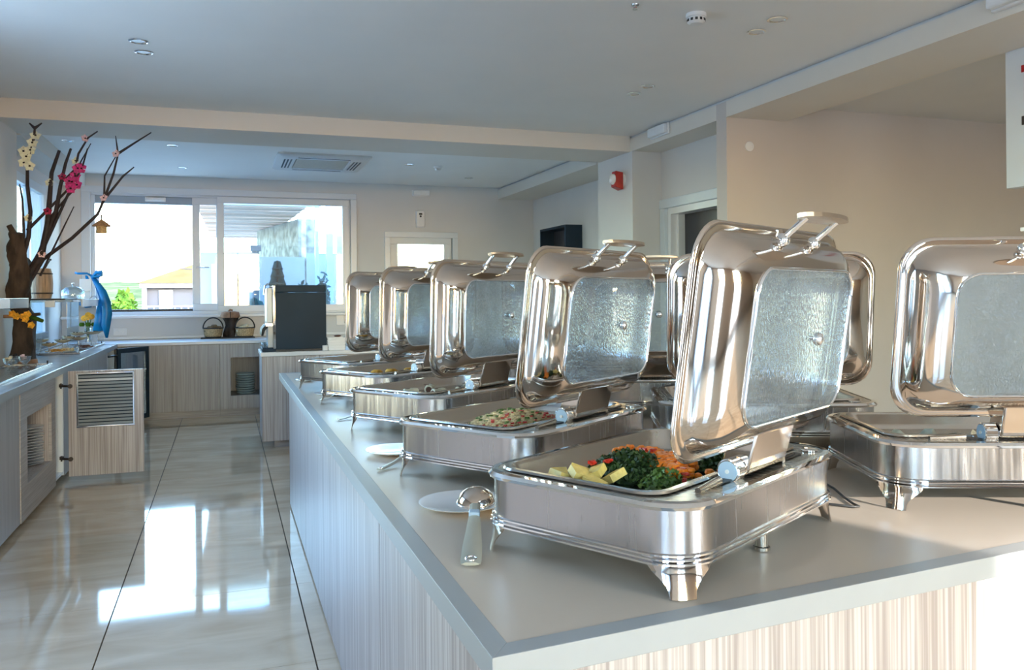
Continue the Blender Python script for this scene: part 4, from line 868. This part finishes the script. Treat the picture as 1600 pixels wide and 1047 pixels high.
for k, (x, y, m, lb) in enumerate(((-1.53, 8.75, 'egg', 'heap of golden crackers at the front of the far cold well'), (-1.45, 8.85, 'grain', 'heap of beige biscuits beside the golden crackers'), (-1.36, 9.35, 'choc', 'dark red-brown titbits at the right of the far cold well'))):
    mb = MB()
    for _ in range(60): mb.ball((x+random.gauss(0, .035), y+random.gauss(0, .05), .915+random.uniform(0, .025)), .012, 6, (1.2, .9, .5), .1)
    tag(mb.build('snack_heap', M[m]), lb, 'food', kind='stuff')
vs_ = root('sunflower_vase', 'glass vase of small sunflowers under the far shelf next to the ribbon', 'vase', (-1.44, 10.05, .9305))
MB().lathe([(.03, 0), (.032, .01), (.02, .05), (.028, .12), (.034, .16)], 14, cap=False).build('vase', M['clear'], vs_, smooth=40)
for k in range(4):
    a = k*1.6; MB().tube([(0, 0, .01), (.02*cos(a), .02*sin(a), .2), (.035*cos(a), .03*sin(a), .28)], .004).build('stem', M['leaf'], vs_)
    MB().lathe([(.001, -.006), (.034, 0), (.001, .006)], 10, (.035*cos(a), .03*sin(a)-.01, .285+.02*sin(k*2)), (0, -1, .3)).build('flower', M['petal_y'], vs_)
    MB().ball((.06*cos(a), .02*sin(a), .2), .03, 8, (1, .4, 1)).build('leaf', M['leaf'], vs_)
sp = MB().box((-1.50, 10.0, .9065), (-1.38, 10.1, .930)).build('vase_block', M['device'], bevel=.003); tag(sp, 'white block under the sunflower vase', 'block')
for k, (x, y, s, lb) in enumerate(((-1.47, 6.75, .05, 'crystal bowl of cream sweets at the left picture edge'), (-1.42, 6.95, .045, 'crystal bowl of pink sweets right of the cream ones'), (-1.50, 7.05, .04, 'small dark jar at the back of the near cold well'))):
    rt = root('crystal_bowl', lb, 'bowl', (x, y, .9065))
    MB().lathe([(.022, 0), (.024, .004), (.008, .01), (.008, .025), (s*.8, .05), (s, .085), (s*.94, .085), (s*.7, .052), (.001, .034)], 12, cap=False).build('bowl', M['clear'], rt)
    mb = MB()
    for _ in range(9): mb.ball((random.uniform(-.5, .5)*s, random.uniform(-.5, .5)*s, .065+random.uniform(0, .03)), .012, 6, jit=.1)
    mb.build('sweets', [M['cream'], M['petal_p'], M['olive']][k], rt)
# baskets and log on the back counter
mt_ = box((-.30, 10.80, .9005), (.34, 11.10, .912)).build('slate_mat', M['black'], bevel=.003); tag(mt_, 'thin black mat under the baskets on the back counter', 'mat')
def basket(x, y, z, r, label, fill):
    rt = root('wicker_basket', label, 'basket', (x, y, z), 0, 'wicker baskets on the back counter')
    MB().lathe([(.001, .002), (r*.78, 0), (r*.86, .02), (r*1.0, .115), (r*.95, .115), (r*.8, .02)], 20, cap=False).build('basket_body', M['straw'], rt, smooth=30)
    MB().lathe([(r*.80, 0), (r*.83, .008), (r*.84, .014)], 20, cap=False).loop_tube([(r*cos(2*pi*i/24), r*sin(2*pi*i/24), .117) for i in range(24)], .007, 6).build('basket_rim', M['rope'], rt, smooth=50)
    MB().tube([(r*cos(t), 0, .115+r*1.12*sin(t)) for t in [pi*i/14 for i in range(15)]], .008, 7).build('handle', M['rope'], rt, smooth=50)
    for k in range(6):
        b = MB().ball((0, 0, 0), .042, 10, (1, .9, .75), .04).build('bread_roll', fill, smooth=60)
        b.location = (x+(-.55+.22*k)*r, y+(.35 if k % 2 else -.35)*r, z+.085+.03*(k % 2)+(.02 if k == 3 else 0)); tag(b, ['leftmost', 'second', 'third', 'fourth', 'fifth', 'rightmost'][k]+' bread roll, counted from the left, in the '+('left' if x < 0 else 'right')+' wicker basket', 'bread', 'bread rolls in the '+('left' if x < 0 else 'right')+' basket')
basket(-.155, 10.91, .9125, .118, 'woven straw basket with dark hoop handle, left of the log', M['bread'])
basket(.225, 10.90, .9125, .118, 'woven straw basket with dark hoop handle, right of the log', M['cream'])
lg = root('log_stand', 'dark split log topped by a thick reddish wood slice between baskets', 'log', (.05, 10.985, .9125))
rough_tube([(0, 0, 0), (.005, 0, .12), (0, 0, .24)], [.075, .065, .08], 14).build('log', M['bark'], lg, smooth=60)
MB().lathe([(.08, .24), (.112, .245), (.118, .27), (.105, .315), (.06, .325), (.001, .325)], 20, cap=False).build('log_slice', M['slice'], lg, smooth=40)
MB().box((-.006, -.120, .245), (.006, -.05, .32)).build('crack', M['hoop'], lg)
MB().tube([(-.02, 0, .32), (.0, 0, .345), (.03, 0, .335)], .012).build('knot', M['slice'], lg, smooth=50)

# ================================================================== CEILING AND WALL DEVICES
def downlight(x, y, lb, z=H, grp='recessed ceiling spotlights'):
    rt = root('recessed_light', lb, 'ceiling light', (x, y, z), 0, grp)
    MB().lathe([(.055, 0), (.056, -.004), (.046, -.006), (.040, -.001)], 24, cap=False).build('ring', M['mirror'], rt, smooth=40)
    MB().lathe([(.040, -.001), (.001, -.0012)], 20).build('lamp_face', M['lens'], rt)
for x, y, lb in ((-.48, 5.32, 'recessed spotlight over the aisle, nearer of the left pair'), (-.47, 5.55, 'recessed spotlight over the aisle, farther of the left pair'), (2.95, 4.04, 'recessed spotlight on the right, farther of the near pair by the smoke detector'), (2.93, 3.82, 'recessed spotlight on the right, nearer of the near pair by the smoke detector'),
                 (2.96, 5.58, 'recessed spotlight farther of the right pair before the beam'), (2.95, 5.35, 'recessed spotlight nearer of the right pair before the beam'), (-.49, 8.87, 'recessed spotlight beyond the beam above the open window'), (3.01, 10.26, 'recessed spotlight beyond the beam above the glazed door'),
                 (-.47, 10.36, 'recessed spotlight closest to the top of the wide window'), (-1.43, 8.86, 'recessed spotlight beyond the beam behind the tree branches'), (2.04, 9.40, 'recessed spotlight between the air conditioner and the ceiling sensor')): downlight(x, y, lb)
sd = root('smoke_detector', 'white round slotted smoke detector on the main ceiling', 'smoke detector', (2.45, 3.89, H))
MB().lathe([(.055, 0), (.055, -.02), (.048, -.024)], 28).build('base', M['device'], sd, smooth=40)
MB().lathe([(.048, -.022), (.05, -.045), (.035, -.056), (.001, -.058)], 28).build('sensor_dome', M['device'], sd, smooth=30)
for k in range(12): MB().box((.0475, -.007, -.044), (.0505, .007, -.030), Matrix.Rotation(2*pi*k/12, 4, 'Z')).build('slot', M['dark'], sd)
sp = root('sprinkler', 'tiny metal sprinkler head at the top edge of the ceiling', 'sprinkler', (2.06, 3.86, H))
MB().lathe([(.022, 0), (.02, -.006), (.008, -.008), (.008, -.022), (.014, -.024), (.014, -.027)], 16).build('body', M['satin'], sp, smooth=40); MB().ball((0, 0, -.016), .009, 8).build('bulb', M['red'], sp)
cs = root('ceiling_sensor', 'small white ceiling sensor beyond the beam', 'sensor', (2.39, 9.44, H))
MB().lathe([(.05, 0), (.05, -.02), (.035, -.03)], 20).build('base', M['device'], cs, smooth=40); MB().lathe([(.035, -.03), (.03, -.05), (.001, -.055)], 20).build('dome', M['device'], cs, smooth=40)
ac = root('air_conditioner', 'square ceiling cassette air conditioner beyond the beam', 'air conditioner', (1.03, 9.5, H))
MB().loft([rrect(.50, .55, .03, 0), rrect(.50, .55, .03, -.02), rrect(.46, .51, .03, -.035), rrect(.30, .34, .02, -.035), rrect(.29, .33, .02, -.01)]).build('fascia', mat('grey_white_plastic', (.66, .67, .68), .4, var=.03), ac, smooth=30)
box((-.285, -.325, -.03), (.285, .325, -.008)).build('return_grille', mat('beige_grille', (.50, .46, .38), .6, var=.1, scale=30), ac, bevel=.004)
for s in (-1, 1):
    for k in range(3): box((s*(.34+.035*k)-.008, -.30, -.0375), (s*(.34+.035*k)+.008, .30, -.034)).build('vent_slot', M['dark'] if k == 0 else M['slate'], ac)
    box((-.28, s*.42-.012, -.0375), (.28, s*.42+.012, -.034)).build('vent_slot', M['dark'], ac)
def emergency(name, lab, loc, size, rz=0):
    rt = root(name, lab, 'emergency light', loc, rz, 'emergency lights'); w, d, h = size
    box((-w/2, -d*.4, -h/2), (w/2, 0, h/2)).build('housing', M['device'], rt, bevel=.006)
    box((-w/2+.008, -d, -h/2+.008), (w/2-.008, -d*.4, h/2-.008)).build('diffuser', M['lens'], rt, bevel=.01)
emergency('emergency_light', 'white emergency light on the back wall above the glazed door', (2.575, YB-.001, 2.84), (.25, .06, .085))
emergency('emergency_light', 'white emergency light on the beam before the recess', (XB-.001, 6.52, 2.885), (.32, .06, .10), R(-90))
emergency('emergency_light', 'white emergency light cut off by the top right picture corner', (XB-.001, 2.95, 2.885), (.34, .08, .10), R(-90))
emergency('emergency_light', 'slim white emergency light on the blind box over the open window', (-.83, YB+.058, 2.66), (.24, .045, .055))
dp = root('air_freshener', 'slim white wall dispenser above the glazed door', 'dispenser', (2.56, YB-.001, 2.36))
MB().loft([rrect(.062, .12, .02, 0), rrect(.062, .12, .02, .03), rrect(.050, .105, .02, .045)], cap0=True, cap1=True).build('housing', M['device'], dp, smooth=30); dp.children[0].rotation_euler = (R(90), 0, 0); dp.children[0].location = (0, 0, .12)
box((-.022, -.048, .175), (.022, -.044, .20)).build('display', M['dark'], dp); MB().lathe([(.014, 0), (.014, .004)], 14, (0, -.045, .155), (0, -1, 0)).build('button', M['black'], dp)
sr = root('alarm_sounder', 'red and white fire alarm sounder on the blue-lit pillar face', 'alarm', (XB, 7.29, 2.545))
MB().lathe([(.075, 0), (.075, -.018), (.07, -.022)], 24, axis=(1, 0, 0)).build('base', M['device'], sr, smooth=40)
MB().add([(-.020, -.06, -.10), (-.020, .06, -.10), (-.020, .06, .07), (-.020, -.06, .07), (-.105, -.045, -.07), (-.105, .045, -.07), (-.095, .045, .085), (-.095, -.045, .085)], [(0, 1, 2, 3), (4, 7, 6, 5), (0, 4, 5, 1), (1, 5, 6, 2), (2, 6, 7, 3), (3, 7, 4, 0)]).build('strobe_body', M['red'], sr, bevel=.006)
MB().lathe([(.055, .0), (.052, -.022), (.03, -.036), (.001, -.04)], 20, (-.10, 0, .005), (1, 0, 0), cap=False).build('lens', M['lens'], sr, smooth=50)
so_ = root('wall_socket', 'white double wall socket under the open window', 'socket', (-1.24, YB-.001, 1.0))
box((-.078, -.012, -.045), (.078, 0, .045)).build('face_plate', M['device'], so_, bevel=.004)
for s in (-.037, .037): MB().lathe([(.024, 0), (.024, .003), (.019, .003), (.017, -.002)], 16, (s, -.0125, 0), (0, -1, 0), cap=False).build('outlet', M['lens'], so_, smooth=40)
s2 = root('cable_outlet', 'small grey outlet box on the back wall right of the coffee machine', 'socket', (1.50, YB-.001, 1.10))
box((-.10, -.02, -.07), (.08, 0, .07)).build('plate', M['device'], s2, bevel=.004); box((-.0, -.03, -.05), (.07, -.02, .05)).build('cover', M['top_grey'], s2, bevel=.004)
cv = root('wall_cover', 'small pale round cover plate high on the tan wall', 'cover', (3.94, 5.499, 2.58))
MB().lathe([(.04, 0), (.04, .006), (.036, .008), (.001, .009)], 24, axis=(0, -1, 0)).build('plate', M['device'], cv, smooth=30)
cu = root('wall_cupboard', 'dark grey open-fronted cupboard high on the far right wall', 'cupboard', (0, 0, 0))
MB().box((4.02, 9.42, 1.7), (4.249, 9.46, 2.29)).box((4.02, 9.46, 2.26), (4.249, 10.3, 2.29)).box((4.02, 10.27, 1.7), (4.249, 10.3, 2.26)).box((4.02, 9.46, 1.7), (4.249, 10.27, 1.73)).build('carcass', M['slate'], cu)
box((4.21, 9.46, 1.73), (4.245, 10.27, 2.26)).build('back', M['door_dark'], cu)
# hanging panel at the right edge
hp = root('wall_poster_panel', 'white hanging panel with red marks cut off by the right picture edge', 'panel', (0, 0, 0))
box((4.30, 2.6, 2.01), (4.36, 3.535, 2.9249)).build('board', mat('cool_white_board', (.66, .70, .74), .5, var=.02), hp, bevel=.003)
MB().box((4.294, 3.40, 2.66), (4.30, 3.43, 2.70)).box((4.294, 2.9, 2.66), (4.30, 3.36, 2.70)).build('red_stripe', M['red'], hp)
MB().box((4.296, 3.41, 2.42), (4.30, 3.415, 2.66)).build('pink_line', M['petal_p'], hp)
MB().box((4.294, 3.40, 2.36), (4.30, 3.43, 2.41)).box((4.294, 2.9, 2.36), (4.30, 3.36, 2.41)).build('dark_stripe', M['hoop'], hp)
